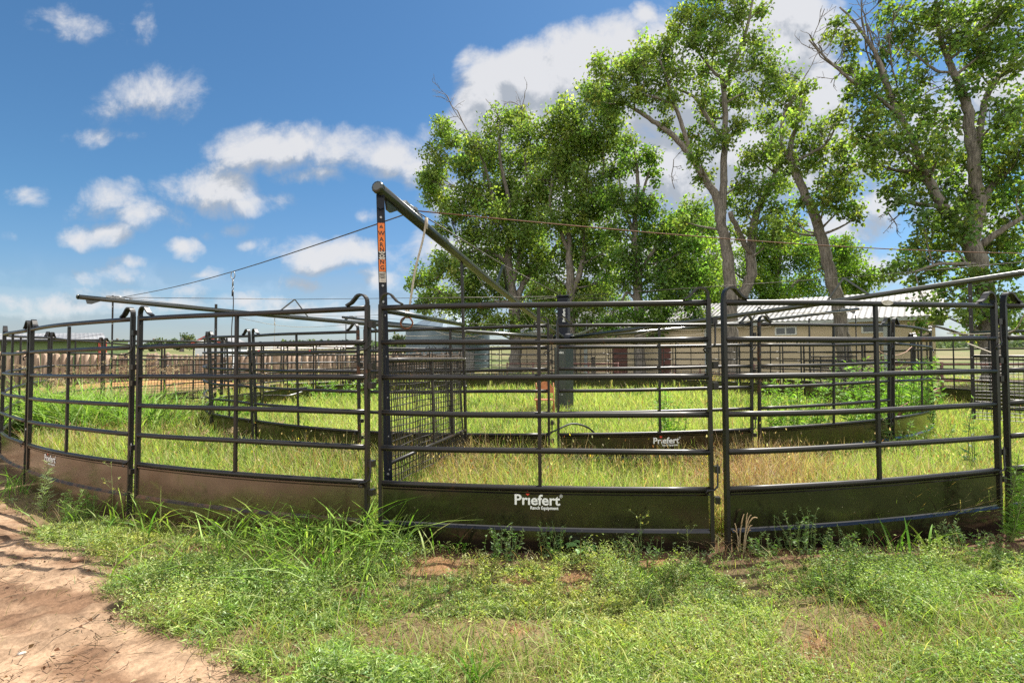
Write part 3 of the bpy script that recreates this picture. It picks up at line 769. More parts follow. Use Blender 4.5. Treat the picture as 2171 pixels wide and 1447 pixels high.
cord([W(1853, 733, 8.6), W(1868, 746, 8.7), W(1893, 753, 8.9), W(1918, 747, 9.2), W(1935, 733, 9.5)], .006, 'cord', 'thin pinkish cord sagging between two inner pen posts', M['pinkrope'])
cord([W(2008, 706, 7.6), W(2060, 708, 7.2), W(2112, 706, 6.4), W(2150, 700, 6.1), W(2171, 668, 5.9), W(2190, 640, 5.8)], .008, 'rope', 'frayed grey rope strung behind the right hand panel joint', M['rope'])
cord([W(2052, 728, 7.4), W(2075, 737, 7.2), W(2108, 750, 6.9)], .010, 'rope', 'short pale rope slanting across the right mesh gate', M['rope'])
cord([W(1150, 922, 7.2), W(1178, 912, 7.1), W(1212, 898, 7.2), W(1245, 905, 7.3), W(1268, 925, 7.4), W(1290, 940, 7.3)], .013, 'hose', 'black hose arching over the inner kick plate below the mast', M['hose'], 'hose')
cord([W(556, 829, 16), W(580, 836, 15.5), W(610, 838, 15), W(640, 830, 15.5)], .02, 'hose', 'grey white hose lying in grass behind left inner panels', M['steel'], 'hose')

# rusty folding chair by the tower
cp = W(1156, 850, 12.3); cz = zat(cp[0], cp[1]); cp[2] = cz
ch = empty('folding_chair', cp, 'rusty orange metal folding chair in the grass beside the mast', 'chair')
b = MB(); P = []
for i in range(9):
    u = -.19 + .38 * i / 8
    for k in range(2): P.append(cp + np.array([u, .14 + .03 * math.cos(u * 6), .56 + (.27 * math.sqrt(max(0, 1 - (u / .2) ** 2 * .9)) if k else 0)]))
b.grid(P, 9, 2); P2 = [p + np.array([0, .015, 0]) for p in P]; b.grid(P2, 9, 2); b.build('backrest', M['chair'], ch)
b = MB(); b.box(cp + [-.05, -.06, .43], .40, .38, .025); b.build('seat', M['chair'], ch)
for sx in (-.2, .2):
    b = MB(); b.tube([cp + [sx, .15, .80], cp + [sx, .12, .5], cp + [sx, -.22, .0]], .012, 6); b.build('leg', M['chair'], ch)
    b = MB(); b.tube([cp + [sx * .9, -.12, .43], cp + [sx * .9, .22, .0]], .012, 6); b.build('leg', M['chair'], ch)
# broken board leaning on the inner ring
b = MB(); b.bar(W(1905, 872, 8.5), W(1992, 829, 9.4), .13, .03, [0, 0, 1]); tag(b.build('board', M['brownboard'], origin=W(1905, 872, 8.5)), 'broken reddish board slanting through the weeds at the inner pen end', 'board')

# ------------------------------------------------------------------ buildings and fences behind
Z3 = np.array([0, 0, 1.0])
def quadbox(b, p0, p1, z0, z1, th, n):
    """upright slab between plan points p0-p1"""
    p0 = np.array([p0[0], p0[1], 0.0]); p1 = np.array([p1[0], p1[1], 0.0]); n = np.array([n[0], n[1], 0.0])
    d = p1 - p0; L = np.linalg.norm(d); d /= L
    b.box((p0 + p1) / 2 + Z3 * (z0 + z1) / 2 + n * th / 2, L, th, z1 - z0, [d, n, Z3])

BR, BL = np.array([23.9, 30.3]), np.array([-.1, 49.2])      # long tan barn: right and left ends of its front wall
bd = (BL - BR) / np.linalg.norm(BL - BR); bnv = np.array([-bd[1], bd[0]]); bnv = bnv if bnv @ (np.zeros(2) - BR) > 0 else -bnv
BLn = np.linalg.norm(BL - BR); bp_ = lambda s, o=0.0: BR + bd * s + bnv * o
barn = empty('barn', np.array([BR[0], BR[1], 0]), 'long tan barn with streaked metal roof behind the tree trunks on the right', 'barn')
EV, RDG, DEP = 3.62, 5.6, 5.5
b = MB(); quadbox(b, bp_(0), bp_(BLn), -.3, EV, -.2, bnv)
g0, g1_ = bp_(0), bp_(0, -2 * DEP)
b.add([[*g0, -.3], [*g1_, -.3], [*g1_, EV], [*bp_(0, -DEP), RDG - .1], [*g0, EV]], [(0, 1, 2, 3, 4)])
b.build('wall', M['tan'], barn)
def roofmesh(s0, s1, o0, o1, z0, z1, nm, par, ribs=.32, seed=5):
    ns = int((s1 - s0) / ribs * 4); prof = [0, 0, .03, .03]; ss = np.linspace(s0, s1, ns); q = np.random.default_rng(seed)
    no = 7; V = np.zeros((ns, no, 3)); T = np.zeros((ns, no, 3)); band = None; left = 0
    for k, s_ in enumerate(ss):
        if left <= 0:
            left = q.uniform(1.2, 4.5); g_ = q.choice([.068, .062, .055, .073]); streaky = q.random() < .55
        left -= ss[1] - ss[0]
        dark = q.random() < (.33 if streaky else .06)
        c = np.array([g_, g_ * .985, g_ * .97]) * (np.array([.55, .50, .45]) if dark else 1)
        for e, f in enumerate(np.linspace(0, 1, no)):
            p = bp_(s_, o0 + (o1 - o0) * f); V[k, e] = [*p, z0 + (z1 - z0) * f + prof[k % 4]]; T[k, e] = c * q.uniform(.92, 1.06)
    ix = np.arange(ns * no).reshape(ns, no); Fq = np.stack([ix[:-1, :-1], ix[1:, :-1], ix[1:, 1:], ix[:-1, 1:]], -1).reshape(-1, 4)
    return np_obj(nm, V.reshape(-1, 3), Fq, M['roof'], T.reshape(-1, 3), parent=par)
rf = roofmesh(-.5, BLn + .5, .45, -DEP, EV - .02, RDG, 'roof', barn)
roofmesh(-.5, BLn + .5, -DEP, -2 * DEP - .4, RDG, EV - .1, 'roof', barn, .6, 6)
b = MB(); quadbox(b, bp_(-.5, .47), bp_(BLn + .5, .47), EV - .24, EV - .04, .06, bnv); b.build('fascia', M['trim'], barn)
for s in (2.1, 12.6, 22.5): b = MB(); quadbox(b, bp_(s, .01), bp_(s + .32, .01), -.2, EV - .25, .06, bnv); b.build('downpipe', M['trim'], barn)
def wall_s(px):
    r_ = ray(px, 757)[:2]; A_ = np.array([[r_[0], -bd[0]], [r_[1], -bd[1]]]); return np.linalg.solve(A_, BR)[1]
for px in (1667, 1855):
    s = wall_s(px); w = 1.15
    b = MB(); quadbox(b, bp_(s - w / 2 - .07, .005), bp_(s + w / 2 + .07, .005), 2.72, 3.27, .05, bnv); wf = b.build('window', M['winframe'], barn)
    for e in (-1, 1):
        b = MB(); c = s + e * w * .26; quadbox(b, bp_(c - w * .22, .057), bp_(c + w * .22, .057), 2.8, 3.19, .006, bnv); b.build('pane', M['glass'], wf)
for (pa, pb) in ((1299, 1330), (1403, 1422)):
    b = MB(); quadbox(b, bp_(wall_s(pb), .01), bp_(wall_s(pa), .01), 0, 2.1, .06, bnv); b.build('door', M['door'], barn)
    b = MB(); c = wall_s(pa) + -.25; quadbox(b, bp_(c - .03, .072), bp_(c + .03, .072), 1.0, 1.12, .04, bnv); b.build('door_handle', M['steel'], barn)

# log palisade on the left
fl = [(-60, 25.5), (120, 26), (300, 27.5), (560, 30), (755, 33.5), (880, 38), (1006, 43)]
pts = []
for (px, Yd) in fl: r_ = ray(px, 757); pts.append([r_[0] * Yd, Yd])
pts = np.array(pts); b = MB(); bq = MB()
r1 = random.Random(3)
for k in range(len(pts) - 1):
    d = pts[k + 1] - pts[k]; L = np.linalg.norm(d); s = 0
    while s < L:
        p = pts[k] + d * s / L; r = r1.uniform(.10, .155); h = 1.52 + (.10 if k < 2 else .0) + .012 * max(0, p[1] - 32) + r1.uniform(-.07, .07)
        z0 = zat(p[0], p[1]) - .2; x, y = p + np.array([r1.uniform(-.03, .03), r1.uniform(-.05, .05)])
        if k == 5 and s > L * .75: bq.bar([x, y, z0], [x, y, z0 + h + .35], r * 1.9, .05, [*(d / L), 0])
        else: b.tube([[x, y, z0], [x + r1.uniform(-.03, .03), y, z0 + .6 * h], [x + r1.uniform(-.04, .04), y, z0 + .2 + h], [x + r1.uniform(-.04, .04), y, z0 + .21 + h]], [r, r * .97, r * .92, r * .84], 9)
        s += r * 2.06
fo = empty('log_fence', np.array([*pts[3], 0]), 'weathered log palisade fence across the left side behind the pens', 'fence')
b.build('logs', M['log'], fo); bq.build('grey_planks', M['plank'], fo)

# corrugated grain bin
sy = 60.0; sc_ = ray(950, 757) * sy; sz0 = zat(sc_[0], sy) * .4
bin_ = empty('grain_bin', np.array([sc_[0], sy, sz0]), 'blue grey corrugated grain bin with conical roof left of the trees', 'silo')
R_ = 4.65; n_ = 64; zs = np.arange(-.3, 4.45, .055); b = MB(); V = []
for k, z in enumerate(zs):
    rr = R_ + (.028 if k % 2 else -.028)
    for a in np.linspace(0, 2 * PI, n_ + 1): V.append([sc_[0] + rr * math.cos(a), sy + rr * math.sin(a), sz0 + z])
b.grid(V, len(zs), n_ + 1, True); b.build('bin_wall', M['silo'], bin_)
V = []
for (rr, z) in ((R_ + .12, 4.34), (R_ * .55, 5.45), (.45, 6.45)):
    for k, a in enumerate(np.linspace(0, 2 * PI, n_ + 1)): V.append([sc_[0] + rr * math.cos(a), sy + rr * math.sin(a), sz0 + z + (.05 if k % 4 == 0 else 0)])
b = MB(); b.grid(V, 3, n_ + 1); rfb = b.build('bin_roof', M['silo'], bin_)
b = MB(); b.tube([[sc_[0], sy, sz0 + 6.4], [sc_[0], sy, sz0 + 6.7]], [.5, .42], 16); b.build('roof_cap', M['steel'], rfb)

# green loafing shed on the far left
def P3(px, py, Yd): return W(px, py, Yd)
Ys = 44.0
shed = empty('livestock_shed', np.array([P3(120, 757, Ys)[0], Ys, 0]), 'low green shed with pale ribbed metal roof above the log fence on the left', 'shed')
xl, xr = P3(-40, 757, Ys)[0], P3(236, 757, Ys)[0]; xw = P3(205, 757, Ys)[0]
z_e, z_r, z_b = P3(120, 720, Ys)[2], P3(120, 706, Ys + 4)[2], -.2; bk = P3(218, 757, Ys + 4)[0] - xr
b = MB(); ns = 90; V = []
for k, x in enumerate(np.linspace(xl, xr, ns)):
    h = .018 if k % 3 == 0 else 0
    V += [[x, Ys - .6, z_e + h], [x + bk, Ys + 4, z_r + h]]
b.grid(V, ns, 2); b.build('roof', M['shedroof'], shed)
b = MB(); b.box([(xl + xw) / 2, Ys + .05, (z_e - .1 + z_b) / 2], xw - xl, .1, z_e - .1 - z_b); b.box([xw, Ys + 1.8, (z_e + z_b) / 2], .1, 3.4, z_e - z_b - .02); b.build('wall', M['green'], shed)
b = MB(); b.box([(xl + xr) / 2, Ys - .62, z_e - .06], xr - xl, .05, .16); b.build('fascia', M['black'], shed)
for x in (xr - .1, xw + .6): b = MB(); b.bar([x, Ys - .5, z_b], [x, Ys - .5, z_e - .14], .12, .12); b.build('post', M['redtrim'], shed)

# small white shed with a red verge and the long low pale barn
Yw = 50.0
ws = empty('white_shed', np.array([P3(430, 757, Yw)[0], Yw, 0]), 'small white shed with red roof edge behind the log fence', 'shed')
x0, x1 = P3(413, 757, Yw)[0], P3(468, 757, Yw)[0]; xa = P3(440, 757, Yw)[0]; zt = P3(440, 715, Yw)[2]; ze = P3(440, 728, Yw)[2]
b = MB(); b.add([[x0, Yw, 0], [x1, Yw, 0], [x1, Yw, ze], [xa, Yw, zt], [x0, Yw, ze], [x0, Yw + 5, 0], [x1, Yw + 5, 0], [x1, Yw + 5, ze], [xa, Yw + 5, zt], [x0, Yw + 5, ze]], [(0, 1, 2, 3, 4), (9, 8, 7, 6, 5), (0, 4, 9, 5), (1, 6, 7, 2)])
b.build('wall', M['whitewall'], ws)
b = MB(); b.bar([x0 - .2, Yw + 2.5, ze - .02], [xa, Yw + 2.5, zt + .10], 5.4, .08, [0, 1, 0]); b.bar([xa, Yw + 2.5, zt + .10], [x1 + .2, Yw + 2.5, ze - .02], 5.4, .08, [0, 1, 0]); rfw = b.build('roof', M['shedroof'], ws)
b = MB(); b.bar([x0 - .2, Yw - .24, ze], [xa, Yw - .24, zt + .12], .06, .16, [0, 1, 0]); b.bar([xa, Yw - .24, zt + .12], [x1 + .2, Yw - .24, ze], .06, .16, [0, 1, 0]); b.build('verge_board', M['redtrim'], rfw)
Yb = 64.0
lb = empty('low_barn', np.array([P3(600, 757, Yb)[0], Yb, 0]), 'long low pale roofed barn with a red post far behind the log fence', 'barn')
x0, x1 = P3(445, 757, Yb)[0], P3(735, 757, Yb)[0]; ze = P3(600, 741, Yb)[2]; zr = P3(600, 727, Yb)[2]
b = MB(); V = []
for k, x in enumerate(np.linspace(x0, x1, 120)): V += [[x, Yb - .5, ze + (.04 if k % 3 == 0 else 0)], [x, Yb + 5, zr + .25 - (x - x0) / (x1 - x0) * .25]]
b.grid(V, 120, 2); b.build('roof', simple('dull_tin_roof', (.36, .31, .26), (.5, .46, .41), .7, scale=.5), lb)
b = MB(); b.box([(x0 + x1) / 2, Yb + .3, ze / 2], x1 - x0 - .4, .2, ze - .1); b.build('wall', M['plank'], lb)
for px in (552, 660): x = P3(px, 757, Yb)[0]; b = MB(); b.bar([x, Yb - .4, 0], [x, Yb - .4, ze], .2, .2); b.build('post', M['redtrim'], lb)

# pipe fences beyond the pens
def pipe_fence(p0, p1, zs, label, n, r=.045):
    p0 = np.array([*p0, 0.0]); p1 = np.array([*p1, 0.0]); p0[2] = zat(*p0[:2]); p1[2] = zat(*p1[:2])
    o = empty('pipe_fence', p0, label, 'fence', 'pipe fences')
    for z in zs: b = MB(); b.tube([p0 + Z3 * z, (p0 + p1) / 2 + Z3 * z, p1 + Z3 * z], r, 8); b.build('rail', M['pipe'], o)
    for k in range(n + 1): c = p0 + (p1 - p0) * k / n; b = MB(); b.tube([c - Z3 * .2, c + Z3 * (max(zs) + .08)], r * 1.15, 8); b.build('post', M['pipe'], o)
a_, c_ = W(1890, 757, 20.5), W(2330, 757, 19.5)
pipe_fence(a_[:2], c_[:2], (.42, 1.04), 'two rail rusty pipe fence under the big tree at the right edge', 4)
a_, c_ = W(1075, 757, 36), W(1310, 757, 33)
pipe_fence(a_[:2], c_[:2], (.5, .95), 'rusty pipe fence before the left end of the tan barn', 4, .04)
a_, c_ = W(1430, 757, 30), W(1660, 757, 27.5)
pipe_fence(a_[:2], c_[:2], (.45, .9), 'low rusty pipe fence between the leaning trunk and the double trunk', 4, .035)

# ------------------------------------------------------------------ trees
LG = [(.15, .225, .048), (.19, .27, .056), (.25, .31, .07), (.105, .175, .042)]
LW = [.4, .32, .07, .21]
def tree(name, label, Yd, limbs, blobs, leaf=.15, dens=1.0, seed=1, cat='tree', group=None, cols=LG, w=LW, thick=1.0, dead=(), leaf_mat='leaf', twigs=True, depth=.85):
    r = np.random.default_rng(seed); k = Yd / F
    pt0 = limbs[0][0]; base = W(pt0[0], pt0[1], Yd); base[2] = min(zat(base[0], base[1]) - .15, base[2])
    root = empty(name, base, label, cat, group)
    tb = MB(); nodes = []
    for li, lm in enumerate(limbs):
        P = []; off0 = 0 if li == 0 else r.uniform(-1.3, 1.3)
        rs = []
        for i, (px, py, rp) in enumerate(lm):
            off = off0 * (i / max(1, len(lm) - 1)) * (1.0 if li else .3)
            P.append(W(px, py, Yd + off)); rs.append(rp * k * thick)
        if li == 0: P[0] = base.copy(); P[0][0] = W(lm[0][0], lm[0][1], Yd)[0]
        P = np.array(P); m_ = len(P); t = np.linspace(0, m_ - 1, (m_ - 1) * 5 + 1); ii = np.minimum(t.astype(int), m_ - 2); f = (t - ii)[:, None]
        Pm = np.vstack([2 * P[0] - P[1], P, 2 * P[-1] - P[-2]])
        S = .5 * (2 * Pm[ii + 1] + (Pm[ii + 2] - Pm[ii]) * f + (2 * Pm[ii] - 5 * Pm[ii + 1] + 4 * Pm[ii + 2] - Pm[ii + 3]) * f ** 2 + (3 * Pm[ii + 1] - Pm[ii] - 3 * Pm[ii + 2] + Pm[ii + 3]) * f ** 3)
        R = np.interp(t, np.arange(m_), rs); S = S + r.normal(0, .12, S.shape) * R[:, None]
        if li == 0: R[0] *= 1.35; R[1] *= 1.12
        tb.tube(S, R, 10 if R[0] > .12 else 6); nodes += [(S[i], R[i]) for i in range(len(S))]
    NP = np.array([n[0] for n in nodes]); NR = np.array([n[1] for n in nodes])
    cl, tw0, tw1, twr = [], [], [], []
    clr = []
    for (bx, by, br) in blobs:
        c = W(bx, by, Yd + r.normal(0, depth) * 1.2); rm = br * k * 1.12
        # branch from the nearest limb point, preferring lower ones
        dd = np.linalg.norm(NP - c, axis=1) + np.maximum(NP[:, 2] - c[2], -1) * .8
        j = int(np.argmin(dd)); a = NP[j]; r0 = min(NR[j] * .55, .09)
        mid = (a + c) / 2 + r.normal(0, .14, 3) * np.linalg.norm(c - a) + np.array([0, 0, -.1 * np.linalg.norm(c - a)])
        t = np.linspace(0, 1, 6)[:, None]; P = a * (1 - t) ** 2 + 2 * mid * t * (1 - t) + c * t ** 2
        if np.linalg.norm(c - a) > .3: tb.tube(P, np.linspace(r0, .02, 6), 5)
        nc = max(5, int(18 * (rm / 1.0) ** 2 * dens) + 5)
        u = r.normal(size=(nc, 3)); u /= np.linalg.norm(u, axis=1)[:, None]
        q = c + r.normal(0, .14, 3) * rm + u * (rm * r.uniform(.15, 1.0, (nc, 1)) ** .6) * r.uniform(.72, 1.22, 3)
        q[r.random(nc) < .22] += 0; st = r.random(nc) < .25; q[st] = c + (q[st] - c) * r.uniform(1.1, 1.55, (int(st.sum()), 1)); cl.append(q); clr.append(np.full(nc, min(.36, .15 + rm * .12)))
        tw0.append(P[r.integers(3, 6, nc)]); tw1.append(q); twr.append(np.full(nc, .012))
    q = np.concatenate(cl); sg = np.concatenate(clr); per = 20
    N = len(q) * per; Q = np.repeat(q, per, 0); s_ = np.repeat(sg, per)
    pos = Q + r.normal(size=(N, 3)) * s_[:, None] * np.array([.85, .85, .7])
    D = r.normal(size=(N, 3)) * .8 + (pos - Q) * 1.5; D[:, 2] -= .55
    ct = tints(len(q), cols, w, .22, r); tn = np.repeat(ct, per, 0) * np.exp(r.normal(0, .22, (N, 1)))
    nr = r.normal(size=(N, 3)); nr[:, 2] += .5
    V, Fq, T = leaves(pos, D, leaf * 1.45 * r.uniform(.7, 1.3, N), leaf * 1.2 * r.uniform(.7, 1.2, N), tn, .10, r, nr)
    tb.build('trunk', M['bark'], root)
    nf = len(Fq)
    if twigs:
        a = np.concatenate(tw0); c = np.concatenate(tw1); md = (a + c) / 2 + r.normal(0, .08, a.shape)
        V2, F2 = sticks(np.concatenate([a, md]), np.concatenate([md, c]), .012, .008, 3); F2 = F2 + len(V)
        V = np.concatenate([V, V2]); Fq = np.concatenate([Fq, F2]); T = np.concatenate([T, np.full((len(V2), 3), .1)])
    co_ = np_obj('crown', V, Fq, M[leaf_mat], T, parent=root)
    if twigs:
        co_.data.materials.append(M['twig']); mi = np.zeros(len(Fq), np.int32); mi[nf:] = 1; co_.data.polygons.foreach_set('material_index', mi)
    def grow(p, d, L, rad, n, out):
        if n == 0 or L < .12: return
        for i in range(4):
            d = d + r.normal(0, .16, 3); d /= np.linalg.norm(d); e = p + d * L / 4; out.append((p, e, rad)); p = e
            if r.random() < .75:
                s_ = d + r.normal(0, .55, 3); grow(p, s_ / np.linalg.norm(s_), L * r.uniform(.4, .62), rad * .62, n - 1, out)
    for (px0, py0, px1, py1, rp) in dead:
        a = W(px0, py0, Yd + .3); c = W(px1, py1, Yd + .3 + r.uniform(-.5, .5)); out = []
        grow(a, (c - a) / np.linalg.norm(c - a), np.linalg.norm(c - a) * .8, rp * k, 4, out)
        R0 = np.array([o[2] for o in out]); V, Fq = sticks(np.array([o[0] for o in out]), np.array([o[1] for o in out]), R0, R0 * .82, 4); np_obj('bare_branch', V, Fq, M['deadtwig'], parent=root)
    return root, N

NL = 0
# far left tree of the group, trunk just left of the mast
t1l = [[(1090, 790, 13), (1094, 740, 12), (1093, 690, 11.5), (1088, 640, 11), (1080, 590, 9), (1078, 530, 7.5), (1085, 480, 6), (1078, 420, 5), (1062, 350, 3.5), (1058, 290, 2)],
       [(1093, 650, 7), (1110, 600, 6.5), (1135, 570, 6), (1165, 545, 5), (1190, 500, 4), (1200, 440, 2.5)],
       [(1085, 600, 6), (1100, 560, 6), (1108, 500, 5), (1120, 420, 3.5), (1112, 330, 2)],
       [(1080, 560, 5), (1050, 540, 4), (1010, 530, 3), (960, 560, 2.5), (925, 590, 1.5)],
       [(1080, 500, 5), (1050, 440, 4), (1030, 360, 3), (1012, 290, 1.5)],
       [(1052, 440, 3), (1030, 400, 3), (1020, 330, 2.5), (985, 285, 2), (945, 270, 1)],
       [(1082, 640, 4), (1050, 640, 3), (1000, 640, 2.5), (940, 620, 1.5)]]
t1b = [(935, 272, 24), (958, 298, 18), (925, 330, 26), (910, 385, 26), (930, 420, 28), (975, 360, 30), (1012, 310, 28), (1055, 262, 32), (1100, 250, 26), (1118, 285, 30), (1040, 330, 40), (1000, 410, 40), (955, 455, 34), (938, 490, 16), (1060, 400, 45), (1110, 350, 40), (1120, 430, 42), (1050, 470, 45), (1000, 500, 30), (1110, 500, 42), (1060, 540, 38), (1120, 560, 36), (1140, 490, 32),
       (945, 555, 28), (905, 592, 26), (880, 602, 15), (930, 615, 34), (985, 580, 30), (1000, 620, 34), (900, 640, 20), (960, 650, 30), (1020, 655, 30), (1055, 610, 30), (1045, 690, 20), (1105, 655, 18), (1000, 690, 16), (985, 545, 20), (1140, 625, 26), (1145, 330, 28), (1150, 400, 28), (1152, 545, 28), (1085, 690, 16), (1130, 680, 20), (1075, 440, 30), (1030, 550, 26), (925, 365, 20)]
_, n = tree('tree', 'broad leafy tree left of the mast with foliage drooping over the grain bin', 46, t1l, t1b, .17, 1.5, 11, group='trees behind the pens', dead=[(1020, 330, 1012, 205, 1.6), (1085, 300, 1090, 200, 1.5), (1065, 270, 1060, 215, 1)]); NL += n
t2l = [[(1212, 790, 10), (1212, 700, 9), (1210, 620, 9), (1207, 560, 8), (1206, 500, 6), (1200, 420, 4), (1205, 330, 2.5)],
       [(1215, 620, 6), (1232, 570, 6), (1238, 520, 5), (1236, 460, 4.5), (1240, 400, 4), (1250, 330, 3), (1262, 240, 2)],
       [(1207, 540, 4), (1180, 470, 4), (1166, 440, 3), (1170, 380, 2)],
       [(1238, 480, 3.5), (1265, 420, 3), (1280, 350, 2), (1275, 290, 1.5)]]
t2b = [(1165, 275, 28), (1200, 235, 32), (1240, 205, 30), (1180, 320, 40), (1230, 290, 42), (1170, 380, 38), (1220, 350, 44), (1268, 300, 36), (1200, 430, 38), (1250, 400, 36), (1170, 470, 28), (1220, 490, 38), (1262, 450, 30), (1200, 540, 34), (1250, 550, 34), (1275, 505, 28), (1180, 590, 34), (1230, 605, 32), (1285, 590, 26), (1300, 370, 26), (1160, 640, 25), (1270, 635, 26), (1215, 655, 25), (1300, 268, 28), (1322, 310, 26), (1295, 420, 28), (1160, 680, 22), (1240, 680, 22), (1210, 280, 30), (1285, 230, 24), (1300, 530, 24)]
_, n = tree('tree', 'slender trunked leafy tree directly behind the mast', 43.5, t2l, t2b, .165, 1.5, 12, group='trees behind the pens'); NL += n
t3l = [[(1356, 795, 12), (1356, 740, 11), (1355, 680, 10.5), (1352, 620, 10), (1350, 570, 9), (1348, 530, 8), (1346, 480, 6), (1350, 420, 5), (1352, 370, 3.5), (1345, 320, 2)],
       [(1352, 600, 6), (1362, 570, 5), (1380, 540, 4), (1410, 500, 3), (1430, 470, 2)],
       [(1347, 500, 5), (1330, 460, 4.5), (1320, 420, 3.5), (1312, 380, 2)],
       [(1346, 470, 4), (1365, 400, 3), (1378, 360, 2)],
       [(1350, 640, 3), (1330, 620, 3), (1316, 640, 2.5), (1290, 650, 1.5)]]
t3b = [(1335, 345, 26), (1370, 335, 24), (1385, 368, 18), (1310, 420, 30), (1350, 430, 34), (1390, 425, 26), (1305, 480, 30), (1365, 500, 34), (1325, 545, 30), (1400, 525, 34), (1390, 580, 38), (1440, 560, 38), (1430, 500, 34), (1320, 600, 28), (1390, 640, 26), (1440, 620, 36), (1480, 585, 30), (1470, 520, 28), (1330, 660, 26), (1420, 670, 26), (1475, 650, 28), (1300, 665, 26), (1500, 610, 28), (1480, 690, 18), (1380, 690, 20), (1440, 480, 26), (1475, 455, 26), (1502, 480, 24), (1405, 470, 24), (1350, 560, 26), (1290, 690, 18)]
_, n = tree('tree', 'tree with single dark upright trunk before the brown barn door', 40, t3l, t3b, .155, 1.4, 13, group='trees behind the pens', cols=[(.11, .20, .034), (.15, .245, .042), (.20, .275, .055), (.08, .15, .034)]); NL += n
t4l = [[(1556, 795, 14), (1553, 740, 13), (1550, 680, 13), (1548, 620, 13), (1545, 560, 12), (1537, 510, 11), (1528, 470, 10), (1520, 420, 9), (1498, 385, 7), (1470, 340, 6.5), (1440, 300, 6), (1400, 268, 5), (1360, 240, 4), (1322, 218, 3)],
       [(1568, 640, 10), (1590, 590, 11), (1592, 540, 10), (1596, 490, 8.5), (1608, 440, 7), (1640, 380, 5), (1655, 320, 4), (1660, 250, 3), (1690, 190, 2)],
       [(1530, 470, 8), (1533, 400, 8), (1535, 330, 7), (1537, 260, 6), (1535, 200, 5.5), (1530, 165, 5), (1515, 155, 3), (1480, 110, 2)],
       [(1535, 185, 5), (1552, 140, 4.5), (1572, 95, 4), (1588, 40, 3), (1600, -20, 2)],
       [(1470, 340, 4.5), (1450, 280, 4.5), (1432, 230, 4), (1400, 210, 3.5), (1365, 200, 2)],
       [(1432, 230, 3.5), (1415, 170, 3), (1400, 130, 2)],
       [(1592, 540, 6), (1565, 490, 5.5), (1548, 450, 5)],
       [(1530, 290, 4), (1500, 250, 4), (1470, 205, 3), (1425, 185, 2)]]
t4b = [(1270, 132, 24), (1300, 170, 30), (1266, 200, 24), (1330, 122, 28), (1370, 100, 28), (1345, 160, 34), (1400, 130, 28), (1310, 230, 22), (1380, 190, 32), (1430, 70, 24), (1450, 35, 24), (1490, 20, 32), (1530, 40, 32), (1470, 90, 28), (1520, 90, 32), (1568, 35, 28), (1600, 75, 24), (1440, 150, 32), (1490, 150, 30), (1550, 140, 30), (1600, 140, 32), (1420, 220, 24), (1462, 292, 26), (1500, 240, 28), (1545, 210, 24), (1480, 330, 24), (1492, 372, 20), (1530, 300, 28), (1565, 260, 24), (1580, 200, 28), (1622, 190, 28), (1640, 150, 22), (1660, 215, 28), (1680, 165, 18), (1690, 230, 20), (1640, 265, 28), (1600, 330, 32), (1570, 385, 24), (1640, 325, 24), (1620, 400, 30), (1580, 445, 26), (1650, 440, 26), (1610, 490, 26), (1540, 430, 18), (1500, -25, 36), (1580, -35, 32), (1450, 470, 14), (1410, 265, 15), (1560, 500, 18), (1660, 380, 24), (1505, 195, 22), (1700, 190, 14), (1615, 20, 16), (1340, 200, 24), (1480, 55, 24), (1290, 205, 20), (1365, 140, 26), (1415, 100, 24), (1640, 505, 24)]
_, n = tree('tree', 'tallest tree with forked grey trunk and wide spreading open crown', 35, t4l, t4b, .15, 1.3, 14, group='trees behind the pens', depth=.8, dead=[(1500, 240, 1470, 190, 1.2), (1660, 250, 1690, 120, 1.3), (1430, 400, 1410, 320, 1)]); NL += n
t5l = [[(1796, 800, 15), (1789, 750, 14), (1783, 690, 13), (1775, 640, 12.5), (1762, 590, 12), (1748, 530, 11), (1734, 480, 10), (1715, 430, 9), (1693, 380, 8), (1678, 340, 7), (1676, 310, 6), (1690, 260, 3.5), (1700, 210, 2)],
       [(1722, 440, 4), (1750, 425, 3.5), (1780, 400, 2.5), (1800, 380, 1.5)],
       [(1680, 345, 4), (1720, 325, 3.5), (1755, 300, 2.5), (1775, 260, 1.5)]]
t5b = [(1690, 250, 22), (1702, 300, 26), (1740, 272, 24), (1770, 252, 18), (1690, 345, 26), (1732, 330, 30), (1772, 320, 30), (1790, 352, 24), (1752, 380, 28), (1800, 392, 24), (1812, 438, 16), (1782, 445, 18), (1742, 425, 22), (1702, 420, 18), (1820, 455, 10), (1690, 470, 20), (1660, 470, 22), (1765, 420, 18), (1655, 300, 22), (1665, 345, 20)]
_, n = tree('tree', 'tree with bare leaning grey trunk before the barn roof', 30, t5l, t5b, .145, 1.15, 15, group='trees behind the pens'); NL += n
